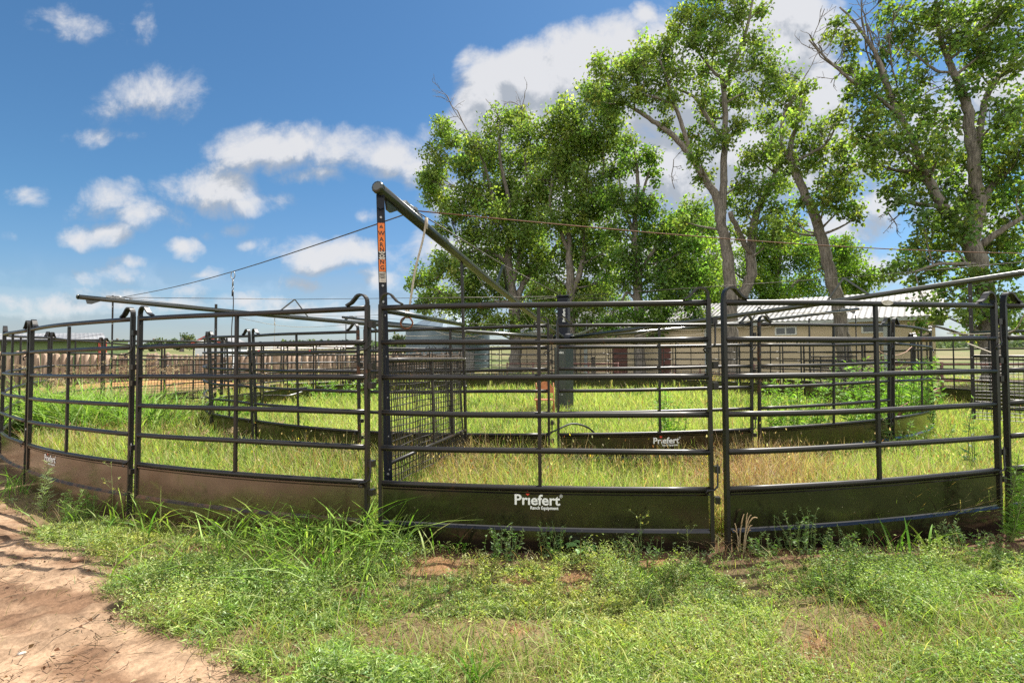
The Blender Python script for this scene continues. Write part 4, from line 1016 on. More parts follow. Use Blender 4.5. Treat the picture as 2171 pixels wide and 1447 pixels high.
t6l = [[(2105, 800, 20), (2102, 740, 18), (2096, 680, 17), (2088, 620, 17), (2072, 560, 17), (2058, 510, 17), (2066, 470, 15), (2074, 430, 14), (2068, 380, 12), (2060, 310, 11), (2052, 240, 10), (2035, 180, 8), (2012, 130, 6), (1992, 70, 4), (1985, 0, 2.5)],
       [(2050, 505, 11), (2020, 460, 11), (1990, 425, 10), (1965, 370, 8), (1940, 310, 7), (1915, 260, 6), (1890, 210, 5.5), (1872, 150, 5), (1848, 100, 4), (1810, 45, 2.5), (1780, 15, 1.5)],
       [(2068, 370, 8), (2082, 250, 6.5), (2098, 190, 6), (2130, 150, 5), (2165, 115, 4), (2215, 80, 2)],
       [(2074, 440, 8), (2110, 380, 6), (2150, 320, 5), (2200, 260, 3)],
       [(1900, 240, 4.5), (1860, 205, 4), (1815, 178, 3.5), (1780, 150, 2.5), (1745, 118, 2), (1715, 85, 1.5)],
       [(2080, 520, 8), (2120, 490, 6), (2170, 460, 4)],
       [(2035, 180, 4), (2015, 155, 3), (1985, 150, 3), (1940, 115, 2)],
       [(2075, 560, 6), (2040, 560, 4), (1990, 560, 3), (1940, 575, 2)]]
t6b = [(1772, 62, 18), (1790, 100, 22), (1828, 160, 24), (1805, 205, 14), (1850, 195, 30), (1900, 190, 28), (1948, 175, 20), (1832, 240, 28), (1880, 240, 34), (1930, 225, 28), (1850, 290, 32), (1900, 300, 38), (1842, 330, 24), (1950, 290, 34), (1880, 360, 28), (1930, 370, 34), (1902, 415, 22), (1960, 350, 32), (1990, 400, 30), (1940, 435, 20), (2000, 310, 32), (2012, 250, 28), (1962, 240, 24), (1960, 470, 18), (1880, 405, 18), (1820, 285, 18), (1865, 130, 14), (1800, 140, 14),
       (1890, 25, 28), (1930, 60, 28), (1980, 30, 34), (1905, 80, 22), (1952, 110, 28), (2030, 20, 34), (2080, 30, 38), (2130, 20, 38), (2010, 80, 34), (2060, 90, 38), (2110, 90, 38), (2160, 65, 34), (2140, 140, 30), (2080, 150, 28), (2050, 190, 30), (2130, 240, 34), (2165, 250, 28), (2112, 290, 34), (2160, 320, 34), (2080, 340, 36), (2130, 370, 38), (2168, 400, 36), (2100, 420, 38), (2040, 420, 32), (2060, 470, 30), (2130, 460, 34), (2162, 500, 34), (2100, 520, 36), (2150, 560, 34), (2100, 580, 32), (1980, 490, 28), (1940, 512, 22), (1920, 560, 22), (1960, 540, 28), (2012, 510, 24), (1990, 575, 18), (2022, 560, 16), (2040, 600, 18), (1892, 575, 12), (2000, 615, 14), (1940, 600, 12), (2030, 350, 28), (2020, 455, 22),
       (1960, 640, 16), (1990, 662, 14), (1950, 690, 10), (2060, 640, 28), (2110, 640, 34), (2155, 650, 30), (2070, 690, 28), (2120, 700, 30), (2165, 700, 24), (2040, 660, 16),
       (2210, 60, 40), (2210, 200, 40), (2210, 330, 40), (2210, 450, 40), (2210, 560, 36), (1900, -40, 36), (1980, -45, 40), (2080, -45, 40), (2150, -55, 40)]
_, n = tree('tree', 'largest tree at the right edge with bare dead limbs reaching left', 25, t6l, t6b, .135, 1.35, 16, group='trees behind the pens', cols=[(.13, .205, .046), (.165, .245, .052), (.23, .29, .06), (.09, .16, .04)], depth=.7,
             dead=[(1880, 200, 1790, 20, 2.6), (1860, 170, 1830, 10, 2.2), (1830, 180, 1720, 90, 2), (1915, 260, 1905, 100, 2), (1905, 200, 1870, 60, 2), (1790, 150, 1712, 60, 1.6), (1880, 440, 1905, 490, 1.4), (1930, 440, 1890, 480, 1.3), (1850, 210, 1780, 250, .9), (1930, 210, 1965, 120, 1.5)]); NL += n
# low bushy growth behind the barn
t7l = [[(1640, 780, 8), (1640, 680, 7), (1645, 620, 6), (1650, 570, 4), (1660, 520, 2)], [(1643, 640, 4), (1700, 590, 3), (1760, 560, 2)], [(1643, 640, 4), (1590, 600, 3), (1560, 580, 2)]]
t7b = [(1640, 560, 36), (1700, 545, 34), (1760, 565, 34), (1820, 575, 30), (1848, 592, 20), (1780, 610, 28), (1705, 605, 36), (1640, 615, 36), (1590, 595, 34), (1740, 525, 26), (1790, 510, 20), (1802, 545, 24), (1530, 625, 30), (1510, 570, 26), (1560, 640, 30), (1610, 655, 26), (1680, 650, 26), (1735, 645, 24), (1660, 520, 24), (1620, 530, 26), (1580, 550, 24), (1690, 500, 20), (1820, 610, 18)]
_, n = tree('tree', 'low bushy bright green tree behind the barn roof', 58, t7l, t7b, .19, 1.2, 17, group='trees behind the pens', cols=[(.11, .20, .028), (.15, .25, .036), (.19, .27, .045)], w=[.5, .3, .2]); NL += n
t8l = [[(1480, 785, 6), (1478, 700, 5), (1475, 620, 4.5), (1470, 540, 3.5), (1478, 470, 2)], [(1477, 650, 3), (1440, 600, 2.5), (1420, 560, 2)], [(1476, 600, 3), (1510, 560, 2), (1530, 520, 1.5)]]
t8b = [(1470, 450, 26), (1500, 470, 28), (1440, 490, 28), (1470, 520, 32), (1420, 540, 28), (1510, 530, 28), (1450, 570, 34), (1500, 590, 34), (1410, 600, 30), (1460, 630, 34), (1520, 640, 32), (1400, 650, 26), (1430, 690, 26), (1500, 690, 26), (1540, 600, 26), (1545, 670, 22)]
_, n = tree('tree', 'light green bushy tree filling the gap left of the tall forked trunk', 54, t8l, t8b, .17, 1.1, 18, group='trees behind the pens', cols=[(.17, .27, .045), (.21, .31, .055), (.25, .33, .07)], w=[.5, .3, .2]); NL += n
t9l = [[(1165, 785, 6), (1166, 720, 5), (1170, 660, 4.5), (1180, 600, 3.5)], [(1167, 700, 3), (1240, 660, 2.5), (1290, 640, 2)], [(1167, 690, 3), (1120, 650, 2)]]
t9b = [(1130, 600, 26), (1175, 620, 28), (1150, 660, 28), (1200, 650, 28), (1250, 640, 30), (1290, 620, 26), (1320, 650, 24), (1280, 680, 22), (1230, 690, 22), (1175, 690, 20), (1110, 680, 20), (1330, 690, 20)]
_, n = tree('tree', 'low leafy understorey tree just right of the mast top', 58, t9l, t9b, .18, 1.0, 19, group='trees behind the pens'); NL += n
# distant trees on the skyline
def far_tree(label, Yd, px, base, blobs, seed):
    return tree('distant_tree', label, Yd, [[(px, base, 4), (px, base - 15, 3.5), (px + 1, base - 25, 2)]], blobs, .42, .16, seed, group='trees on the skyline', cols=[(.055, .085, .035), (.07, .10, .045), (.085, .11, .05)], w=[.4, .4, .2], twigs=False, depth=2)
far_tree('rounded dark tree on the skyline just left of the grain bin', 110, 848, 748, [(848, 718, 12), (835, 728, 11), (862, 727, 12), (850, 735, 12), (838, 740, 8), (866, 740, 9), (826, 738, 6)], 31)
far_tree('clump shaped tree on the skyline left of the white shed', 170, 385, 742, [(372, 724, 9), (390, 719, 9), (405, 723, 9), (420, 722, 8), (358, 729, 8), (396, 730, 9), (412, 731, 8), (378, 733, 8)], 32)
far_tree('lower skyline tree beside the roof end of the green shed', 170, 325, 742, [(312, 728, 8), (326, 724, 8), (340, 727, 8), (332, 733, 7), (318, 735, 7), (300, 733, 6)], 33)
far_tree('small skyline tree behind the corner post of green shed', 150, 248, 742, [(240, 731, 7), (252, 729, 8), (262, 734, 6), (248, 738, 6)], 34)
# wooded ridge far away
r = np.random.default_rng(44); n = 9000
px = np.concatenate([r.uniform(600, 1000, n // 2), r.uniform(1850, 2300, n // 2)]); Yd = r.uniform(300, 420, n)
xs = np.array([ray(p, 745)[0] for p in px]) * Yd; zz = gz(xs, Yd)
hh = 3.2 + 2.5 * fbm(px * .02, Yd * .02, 60); pos = np.stack([xs, Yd, zz + r.uniform(0, 1, n) * hh], 1)
V, Fq, T = leaves(pos, r.normal(size=(n, 3)), 2.4, 2.0, tints(n, [(.06, .09, .05), (.075, .105, .06)], [1, 1], .15, r), .1, r)
tag(np_obj('far_woods', V, Fq, M['leaf'], T), 'far wooded skyline behind the grain bin and the right hand mesh gate', 'woods', kind='stuff')
print('tree leaves', NL)

# ------------------------------------------------------------------ grass and weeds
YG = [(.34, .41, .10), (.27, .37, .08), (.41, .45, .14), (.42, .39, .17), (.14, .25, .04)]
DRY = [(.34, .25, .13), (.42, .32, .18), (.28, .16, .07), (.22, .24, .06)]
LUSH = [(.075, .165, .02), (.055, .13, .018), (.12, .20, .03), (.045, .10, .018)]
def ringr(x, y): return np.hypot(x - RC[0], y - RC[1])
def on_front(x, y): return (ringr(x, y) > RO - .03) & (y < RC[1] - 1)

# field grass in and behind the pens
r = np.random.default_rng(101); N = 330000
d = 4.0 * (46 / 4.0) ** (r.random(N) ** 1.15); th = np.arctan(r.uniform(-1.02, 1.02, N)); y = d; x = d * np.tan(th)
rr = ringr(x, y); keep = ~on_front(x, y) & ~((rr > RO - .12) & (rr < RO + .1)) & ~((np.abs(rr - RI) < .05))
keep &= ~(((x + 16.5) / 4.2) ** 2 + ((y - 25) / 1.9) ** 2 < .8 + .6 * r.random(N))
cover = fbm(x * .9, y * .9, 71); keep &= r.random(N) < np.where(rr < RO, .55 + .9 * (cover - .2), .75 * sstep(.38, .58, cover) + .12)
x, y, d, rr = x[keep], y[keep], d[keep], rr[keep]; n = len(x)
track = (rr > RI) & (rr < RO)
cover2 = fbm(x * .5 + 9, y * .5, 72)
H = np.where(track, r.uniform(.16, .42, n), np.where(rr <= RI, r.uniform(.10, .27, n), r.uniform(.08, .22, n))) * (.6 + .8 * cover2)
Pz = np.stack([x, y, np.full(n, .25)], 1); gpx, gpy = to_px(Pz)
dryz = np.exp(-((gpx - 1610) / 105) ** 2) * ((track & (y < 7.5)) | ((rr < RI) & (y < 8))) + .35 * np.exp(-((gpx - 960) / 70) ** 2) * (track & (y < 8))
isdry = r.random(n) < np.where(track, .09 + .16 * (cover2 > .55), .04) + .85 * dryz
lush = r.random(n) < .25 * sstep(.5, .62, fbm(x * .35, y * .35, 73)) + .5 * np.exp(-((gpx - 700) / 120) ** 2 - ((y - 20) / 3) ** 2)
T = tints(n, YG, [.36, .27, .24, .06, .07], .16, r); T[isdry] = tints(int(isdry.sum()), DRY, [.4, .3, .2, .1], .2, r); T[lush & ~isdry] = tints(int((lush & ~isdry).sum()), LUSH, [.4, .2, .3, .1], .16, r)
H = np.where(isdry, H * 1.15 + .04, H) * (1 + .6 * sstep(12, 19, d) * (rr < RO + .6)) * (1 - .45 * (rr > RO + 1.5))
B = np.stack([x, y, gz(x, y) - .01], 1)
parts = [blades(B, H, np.maximum(.0055, .00098 * d) * r.uniform(.7, 1.4, n), r.uniform(.1, .9, n), r.uniform(0, 2 * PI, n), T, 3, rng=r)]
# small pale seed heads standing over the track grass
s = r.random(n) < .02 * track + .012 * (rr < RI)
Q = B[s] + np.stack([r.normal(0, .03, s.sum()), r.normal(0, .03, s.sum()), H[s] * r.uniform(.9, 1.25, s.sum())], 1)
k = len(Q); dv = r.normal(0, .4, (k, 3)); dv[:, 2] = 1
parts.append(leaves(Q, dv, .035, .010 + .0008 * d[s], tints(k, [(.45, .34, .2), (.5, .42, .26), (.3, .13, .06), (.5, .42, .05)], [.5, .3, .12, .08], .2, r), 0, r))
V, Fq, T = merge(parts)
tag(np_obj('field_grass', V, Fq, M['grass'], T), 'yellow green meadow grass growing in and behind the pens', 'grass', kind='stuff')

r = np.random.default_rng(111); n = 2600
px_ = np.concatenate([r.normal(1590, 75, n * 3 // 4), r.normal(985, 45, n // 8), r.uniform(1080, 1700, n // 8)]); n = len(px_); yy = r.uniform(5.0, 6.75, n) + .0
xx = np.array([ray(p, 900)[0] for p in px_]) * yy; kk = (ringr(xx, yy) > RI + .05) & (ringr(xx, yy) < RO - .15); xx, yy = xx[kk], yy[kk]; n = len(xx)
V, Fq, T = blades(np.stack([xx, yy, gz(xx, yy)], 1), r.uniform(.22, .52, n), .0042 * r.uniform(.7, 1.4, n), r.uniform(.3, 1.5, n), r.uniform(0, 2 * PI, n), tints(n, [(.42, .22, .10), (.50, .33, .18), (.34, .15, .06), (.55, .42, .27)], [.35, .3, .2, .15], .18, r), 5, rng=r)
tag(np_obj('dry_straw', V, Fq, M['straw'], T), 'reddish tan dry straw standing before the inner kick plate right of centre', 'dry grass', kind='stuff')

# foreground in front of the pens: grass, low weeds, litter
def fg_points(N, r, pad=0.0):
    y = np.where(r.random(N) < .12, r.uniform(.85, 1.9, N), 1.9 + 4.2 * r.random(N) ** 1.25); x = y * r.uniform(-1.0, 1.0, N)
    sd_ = r.random(N) < .10; y = np.where(sd_, r.uniform(.85, 4.6, N), y); x = np.where(sd_, r.uniform(1.5, 7.0, N), x)
    k = on_front(x, y) & (ringr(x, y) > RO + .05 + pad); x, y = x[k], y[k]
    px, py = to_px(np.stack([x, y, np.zeros(len(x))], 1))
    return x, y, px, py
r = np.random.default_rng(202)
x, y, px, py = fg_points(150000, r)
sd = sandness(x, y); pt = patchness(x, y)
# tall grass clump against the plates
def blob(px, py, L): return sum(a * np.exp(-((px - u) / w) ** 2 - ((py - v) / h) ** 2) for (u, v, w, h, a) in L)
tallm = blob(px, py, [(700, 1150, 150, 40, 1), (560, 1125, 110, 30, .55), (830, 1150, 60, 40, .9), (330, 1120, 130, 30, .30), (620, 1210, 160, 45, .5), (20, 1000, 40, 30, .5), (980, 1145, 30, 12, .25)])
midm = blob(px, py, [(560, 1290, 200, 70, .55), (760, 1280, 160, 60, .25), (940, 1420, 120, 50, .35), (600, 1400, 160, 50, .45), (1150, 1400, 200, 60, .25), (1480, 1400, 220, 70, .30), (2050, 1380, 200, 90, .45), (1900, 1250, 160, 50, .2), (1330, 1230, 60, 25, .5), (400, 1210, 140, 50, .5)])
nearp = sstep(.42, .16, ringr(x, y) - RO + .04 * np.sin(x * 5)) * sstep(-.75, -.35, x)
base = (1 - sd) * (1 - .9 * pt) * (1 - .9 * nearp)
parts = []
def put(sel, H, wd, lean, cols, w, seg=3, var=.18):
    k = int(sel.sum()); Bq = np.stack([x[sel], y[sel], gz(x[sel], y[sel]) - .008], 1)
    parts.append(blades(Bq, r.uniform(*H, k), wd * r.uniform(.6, 1.35, k), r.uniform(*lean, k), r.uniform(0, 2 * PI, k), tints(k, cols, w, var, r), seg, rng=r))
LW4 = [.4, .25, .25, .1]
put(r.random(len(x)) < .20 * tallm * (1 - .8 * sd), (.18, .46), .010, (.5, 1.5), [(.19, .31, .045), (.26, .37, .07), (.14, .25, .04), (.31, .37, .11)], LW4, 4)
put(r.random(len(x)) < .35 * midm * base, (.06, .2), .005, (.3, 1.3), [(.22, .31, .055), (.29, .35, .08), (.15, .23, .045), (.37, .37, .15)], LW4)
lawn_ = np.exp(-((px - 2080) / 260) ** 2 - ((py - 1380) / 130) ** 2) + np.exp(-((px - 1100) / 300) ** 2 - ((py - 1440) / 50) ** 2)
put(r.random(len(x)) < np.minimum(.95, .30 + .6 * lawn_) * base, (.03, .10), .0035, (.3, 1.4), [(.23, .29, .065), (.30, .33, .09), (.15, .21, .045), (.40, .34, .17)], LW4)
put(r.random(len(x)) < (.55 * pt * (1 - sd) + .08 * base), (.02, .07), .0028, (.6, 1.6), DRY + [(.22, .10, .045)], [.3, .2, .2, .05, .25])
put(r.random(len(x)) < .020 * base, (.10, .26), .0022, (.2, 1.4), DRY + [(.22, .10, .045)], [.3, .3, .15, .05, .2], 4)
edge = sstep(.25, .6, sd) * sstep(1.0, .75, sd)
put(r.random(len(x)) < .16 * edge + .018 * sd * (fbm(x * 2, y * 2, 77) > .56), (.02, .10), .003, (.5, 1.5), [(.10, .15, .035), (.07, .11, .03), (.3, .22, .11), (.15, .17, .05)], LW4)
# long arching blades hanging over the kick plates in the clump
xs_, ys_ = x.copy(), y.copy(); sel = r.random(len(x)) < .035 * blob(px, py, [(760, 1150, 90, 30, 1), (840, 1160, 45, 30, 1), (640, 1130, 90, 25, .7), (500, 1110, 70, 20, .4)])
put(sel, (.34, .58), .010, (.8, 1.5), [(.15, .29, .035), (.21, .35, .06), (.11, .22, .03)], [.5, .3, .2], 5)
V, Fq, T = merge(parts)
tag(np_obj('foreground_grass', V, Fq, M['grass'], T), 'green and dry grass blades in the foreground outside the pens', 'grass', kind='stuff')

# low leafy ground cover (many tiny leaves on short sprigs)
r = np.random.default_rng(303)
x, y, px, py = fg_points(85000, r)
sd = sandness(x, y); pt = patchness(x, y); cov = fbm(x * 1.9, y * 1.9, 81)
wm = blob(px, py, [(1050, 1180, 160, 35, .6), (820, 1200, 60, 40, 1), (1400, 1250, 260, 60, .8), (1800, 1230, 330, 60, .9), (900, 1320, 220, 60, .7), (1100, 1390, 350, 70, .9), (1700, 1290, 300, 60, .8), (640, 1330, 120, 70, .5), (2050, 1330, 200, 100, .55), (1680, 1160, 110, 20, .8), (1250, 1300, 200, 40, .7), (170, 1120, 90, 35, .8), (330, 1150, 110, 40, .4), (480, 1250, 100, 50, .3), (780, 1400, 60, 40, .4)])
nearp = sstep(.46, .18, ringr(x, y) - RO + .05 * np.sin(x * 5)) * sstep(-.75, -.35, x)
sel = (r.random(len(x)) < (1 - .93 * nearp) * np.clip(.45 + wm, 0, 1) * (1 - .55 * np.minimum(1, np.exp(-((px - 2080) / 260) ** 2 - ((py - 1380) / 130) ** 2))) * sstep(.31, .50, cov) * (1 - sd) ** 2 * (1 - .93 * pt) * .9)
x, y, cov = x[sel], y[sel], cov[sel]; ns = len(x); per = 17
tall = .018 + .13 * sstep(.40, .66, cov) * sstep(.30, .6, fbm(x * .9, y * .9, 85)) * r.uniform(.4, 1.2, ns)
Bc = np.stack([x, y, gz(x, y)], 1); az = r.uniform(0, 2 * PI, ns)
tip = Bc + np.stack([np.cos(az) * .05 * r.random(ns), np.sin(az) * .05 * r.random(ns), tall], 1)
f = np.tile(np.linspace(.1, 1, per), ns); Q = np.repeat(Bc, per, 0) + (np.repeat(tip - Bc, per, 0)) * f[:, None] + r.normal(0, .013, (ns * per, 3))
la = r.uniform(0, 2 * PI, ns * per); D = np.stack([np.cos(la), np.sin(la), r.uniform(-.1, .9, ns * per)], 1)
pl = tints(ns, [(.32, .39, .10), (.39, .44, .13), (.25, .34, .08), (.38, .43, .22), (.20, .28, .09)], [.3, .28, .2, .12, .1], .16, r)
kind_ = fbm(x * 1.1 + 5, y * 1.1, 84)
pl = np.where((kind_ > .53)[:, None], pl * np.array([.72, .82, .75]), pl * np.where((kind_ < .42)[:, None], np.array([1.12, 1.02, .95]), 1.0))
V, Fq, T = leaves(Q, D, np.repeat(np.where(fbm(x * 1.3, y * 1.3, 83) > .52, r.uniform(1.0, 1.7, ns), r.uniform(.6, 1.0, ns)), per) * r.uniform(.013, .028, ns * per), r.uniform(.0038, .0085, ns * per), np.repeat(pl, per, 0) * np.exp(r.normal(0, .15, (ns * per, 1))), .12, r)
tag(np_obj('weed_cover', V, Fq, M['weedleaf'], T), 'low bright green leafy weeds covering the ground before the pens', 'ground cover', kind='stuff')

# dead leaves and twigs lying on the sand and soil
r = np.random.default_rng(404)
x, y, px, py = fg_points(30000, r); sd = sandness(x, y); pt = patchness(x, y)
sel = r.random(len(x)) < .28 * pt + .34 * sd * sstep(.42, .60, fbm(x * 1.9, y * 1.9, 91)) + .03 * (1 - sd)
x, y = x[sel], y[sel]; n = len(x); a = r.uniform(0, 2 * PI, n)
P0 = np.stack([x, y, gz(x, y) + .012], 1); L = r.uniform(.008, .07, n) * np.where(r.random(n) < .08, 2.2, 1); P1 = P0 + np.stack([np.cos(a) * L, np.sin(a) * L, r.uniform(-.004, .02, n)], 1)
V1, F1 = sticks(P0, P1, .0018, .001, 3); T1 = np.repeat(tints(n, [(.22, .15, .09), (.12, .075, .045), (.33, .26, .17)], [1, 1, 1], .2, r), 6, 0)
k = n // 3; D = r.normal(size=(k, 3)); D[:, 2] *= .2
parts = [(V1, F1, T1), leaves(P0[:k] + [0, 0, .01], D, r.uniform(.008, .036, k), r.uniform(.006, .022, k), tints(k, [(.14, .07, .035), (.22, .12, .06), (.40, .30, .2)], [1, 1, .3], .25, r), .25, r)]
V, Fq, T = merge(parts)
tag(np_obj('plant_litter', V, Fq, M['straw'], T), 'dry twigs and dead leaves scattered over the sand and soil', 'litter', kind='stuff')
# a few stones
for k, (a_, b_, s_, lab) in enumerate([(45, 1393, .013, 'small pale stone lying on the sandy drive'), (165, 1192, .03, 'reddish clod of earth on the drive below the left panels'), (1432, 1218, .03, 'pinkish stone on the bare soil near the middle of the foreground')]):
    p = G(a_, b_); p[2] = zat(p[0], p[1]) + s_ * .4; b = MB(); V = []
    rs = random.Random(k)
    for i in range(7):
        for j in range(10):
            ph = PI * i / 6; t = 2 * PI * j / 9; q = s_ * (1 + .18 * math.sin(3 * t + k) * math.sin(ph))
            V.append(p + np.array([1.5 * q * math.sin(ph) * math.cos(t), q * math.sin(ph) * math.sin(t), .6 * q * math.cos(ph)]))
    b.grid(V, 7, 10, True); tag(b.build('stone', M['dirtywhite'] if k == 0 else simple('clod', (.30, .16, .09), (.42, .26, .16), .95), origin=p), lab, 'stone')

def foot(px, off):
    """ground point in front of the kick plates, off metres out from the ring, on the line of sight of px"""
    d = ray(px, 757)[:2]; b_ = -2 * d @ RC; a_ = d @ d; c_ = RC @ RC - (RO + off) ** 2
    Yq = (-b_ - math.sqrt(b_ * b_ - 4 * a_ * c_)) / (2 * a_); return np.array([d[0] * Yq, Yq, 0.0])
# individual plants -------------------------------------------------
def stem_plant(name, label, base, n, H, spread, leafL, leafW, cols, w, seed, cat='weed', lean=(0, 0), per=46, up=.35, topheavy=False, group=None, stemr=.005):
    r = np.random.default_rng(seed); base = np.array(base, float); base[2] = zat(base[0], base[1])
    o = empty(name, base, label, cat, group); tb = MB(); P_, D_, L_, T_ = [], [], [], []
    for k in range(n):
        h = H * r.uniform(.55, 1.05); a = r.uniform(0, 2 * PI); q = spread * math.sqrt(r.random())
        b0 = base + np.array([math.cos(a) * q * .55, math.sin(a) * q * .55, -.02]); b1 = base + np.array([math.cos(a) * q + lean[0], math.sin(a) * q + lean[1], h])
        t = np.linspace(0, 1, 7)[:, None]; mid = (b0 + b1) / 2 + r.normal(0, .04, 3); P = b0 * (1 - t) ** 2 + 2 * mid * t * (1 - t) + b1 * t ** 2
        tb.tube(P, np.linspace(stemr, stemr * .4, 7), 5)
        m_ = int(per * h / H); f = r.uniform(.12, 1, m_) if not topheavy else r.beta(2.2, 1.1, m_)
        S = np.stack([np.interp(f, t[:, 0], P[:, i]) for i in range(3)], 1); la = r.uniform(0, 2 * PI, m_)
        P_.append(S); D_.append(np.stack([np.cos(la), np.sin(la), r.uniform(up - .5, up + .5, m_)], 1)); L_.append(leafL * (1.1 - .55 * f) * r.uniform(.7, 1.2, m_))
        T_.append(tints(1, cols, w, .12, r) * np.exp(r.normal(0, .12, (m_, 1))) * (1 + .25 * (f[:, None] > .8)))
    L = np.concatenate(L_)
    V, Fq, T = leaves(np.concatenate(P_), np.concatenate(D_), L, leafW * L / leafL, np.concatenate(T_), .12, r)
    tb.build('stem', M['weedstem'], o); np_obj('foliage', V, Fq, M['weedleaf'], T, parent=o)
    return o
M['weedstem'] = simple('weed_stem', (.10, .15, .03), (.17, .18, .06), .8)
M['drystem'] = simple('dry_stem', (.36, .27, .15), (.46, .36, .22), .9)
BG = [(.18, .34, .04), (.25, .40, .07), (.13, .27, .035)]; BW = [.4, .35, .25]
stem_plant('leafy_weed', 'leafy green weed bush behind the inner kick plate left of the double joint', W(1425, 900, 7.9), 20, .85, .40, .10, .024, BG, BW, 501, group='leafy weeds in the inner pen')
stem_plant('leafy_weed', 'wide leafy weed bush in the middle panel gap of the inner pen', W(1690, 900, 9.0), 44, 1.05, .62, .12, .028, BG, BW, 502, group='leafy weeds in the inner pen')
stem_plant('leafy_weed', 'largest bright weed bush at the right end of the inner pen', W(1885, 880, 9.0), 95, 1.3, .85, .14, .032, BG, BW, 503, group='leafy weeds in the inner pen')
stem_plant('leafy_weed', 'low leafy weeds along the base of the right inner panels', W(1930, 910, 7.3), 22, .55, .55, .09, .022, [(.10, .19, .04), (.14, .22, .06)], [1, 1], 504, group='leafy weeds in the inner pen')
stem_plant('leafy_weed', 'green weed at the left end of the inner kick plate', W(470, 900, 11.6), 20, .6, .9, .10, .025, BG, BW, 505, group='leafy weeds in the inner pen')
stem_plant('leafy_weed', 'weed clump by the far inner kick plate below the log fence', W(720, 830, 17.0), 26, .7, 1.6, .16, .04, BG, BW, 506, group='leafy weeds in the inner pen')
stem_plant('spiny_weed', 'single tall spiny stemmed weed in the grass behind the oval badge panel', W(2056, 900, 5.7), 3, 1.05, .07, .13, .030, [(.10, .17, .07), (.13, .21, .06)], [1, 1], 507, per=26, stemr=.006)
stem_plant('feathery_weed', 'feathery bright green weed leaning at the right edge panel joint', foot(2128, .16), 4, .66, .05, .085, .006, [(.15, .28, .03), (.19, .32, .05)], [1, 1], 508, per=230, lean=(.10, -.03), group='feathery weeds')
stem_plant('feathery_weed', 'pale feathery weed upright before the small logo panel at left', W(92, 1060, 5.0), 2, .50, .04, .09, .007, [(.20, .28, .10), (.24, .32, .14)], [1, 1], 509, per=130, group='feathery weeds')
stem_plant('feathery_weed', 'short feathery weed in the left foreground by the second panel', W(190, 1078, 4.75), 3, .26, .06, .06, .006, [(.13, .25, .035), (.16, .28, .05)], [1, 1], 510, per=110, group='feathery weeds')
stem_plant('feathery_weed', 'two bushy feathery weeds below the left panel joint', W(160, 1100, 4.6), 6, .28, .12, .055, .006, [(.12, .23, .035), (.15, .26, .05)], [1, 1], 511, per=100, group='feathery weeds')
stem_plant('feathery_weed', 'small feathery weed before the inner kick plate beside the near gate', W(1046, 960, 5.9), 3, .38, .06, .06, .006, [(.14, .25, .04)], [1], 512, per=90, group='feathery weeds')
for k, (px_, py_, h_, sp, n_, lab) in enumerate([(1062, 1190, .20, .14, 12, 'grey green weed tuft under the logo at the plate foot'), (1172, 1175, .19, .11, 10, 'dark leafy weed at the plate foot right of the logo'), (1352, 1190, .14, .18, 12, 'spreading leafy weed before the nearest panel left of dry stems'),
                                              (1690, 1165, .24, .17, 16, 'bushy leafy weed against the kick plate of badge panel'), (1775, 1180, .15, .20, 16, 'low leafy weed on the dark soil strip at right'), (1990, 1150, .17, .12, 9, 'pale leafy weed on the soil bank near the right edge'),
                                              (1610, 1180, .13, .10, 8, 'small leafy weed beside the dry grass stems'), (2050, 1165, .12, .16, 10, 'low weed clump on the soil bank in the right corner')]):
    stem_plant('leafy_sprig', lab, foot(px_, .10 + .004 * max(0, py_ - 1150)), n_ + 5, h_ * 1.15, sp, .035, .011, [(.10, .18, .045), (.13, .20, .07), (.08, .15, .035)], [1, 1, 1], 520 + k, per=26, stemr=.0022, group='leafy sprigs along the kick plates')
def flower_stalk(label, base, H, seed):
    r = np.random.default_rng(seed); base = np.array(base); base[2] = zat(base[0], base[1]); o = empty('flower_stalk', base, label, 'weed', 'thin flower stalks')
    P = [base, base + [.01, 0, H * .5], base + [.0, -.01, H]]; b = MB(); b.tube(P, [.0028, .002, .0012], 5); pts = []
    for k in range(7):
        s = r.uniform(.35, .95); a = r.uniform(0, 2 * PI); p = base + np.array([0, 0, H * s]); e = p + np.array([.06 * math.cos(a), .06 * math.sin(a), .07 * r.random() + .01]); b.tube([p, e], .0012, 4); pts.append(e)
    b.build('stem', M['weedstem'], o); pts.append(P[-1]); Q = np.repeat(np.array(pts), 6, 0); D = r.normal(size=(len(Q), 3)); D[:, 2] += .4
    V, Fq, T = leaves(Q, D, .014, .007, tints(len(Q), [(.2, .26, .06), (.5, .45, .08)], [2, 1], .1, r), .2, r); np_obj('flower_heads', V, Fq, M['weedleaf'], T, parent=o)
flower_stalk('slender yellow budded stalk before the nearest kick plate right of logo', foot(1352, .12), .24, 601)
flower_stalk('thin curling stalk with buds before the small logo panel joint', G(235, 1120), .55, 602)
flower_stalk('short budded stalk at the foot of the plate left of the post', foot(1450, .13), .17, 603)

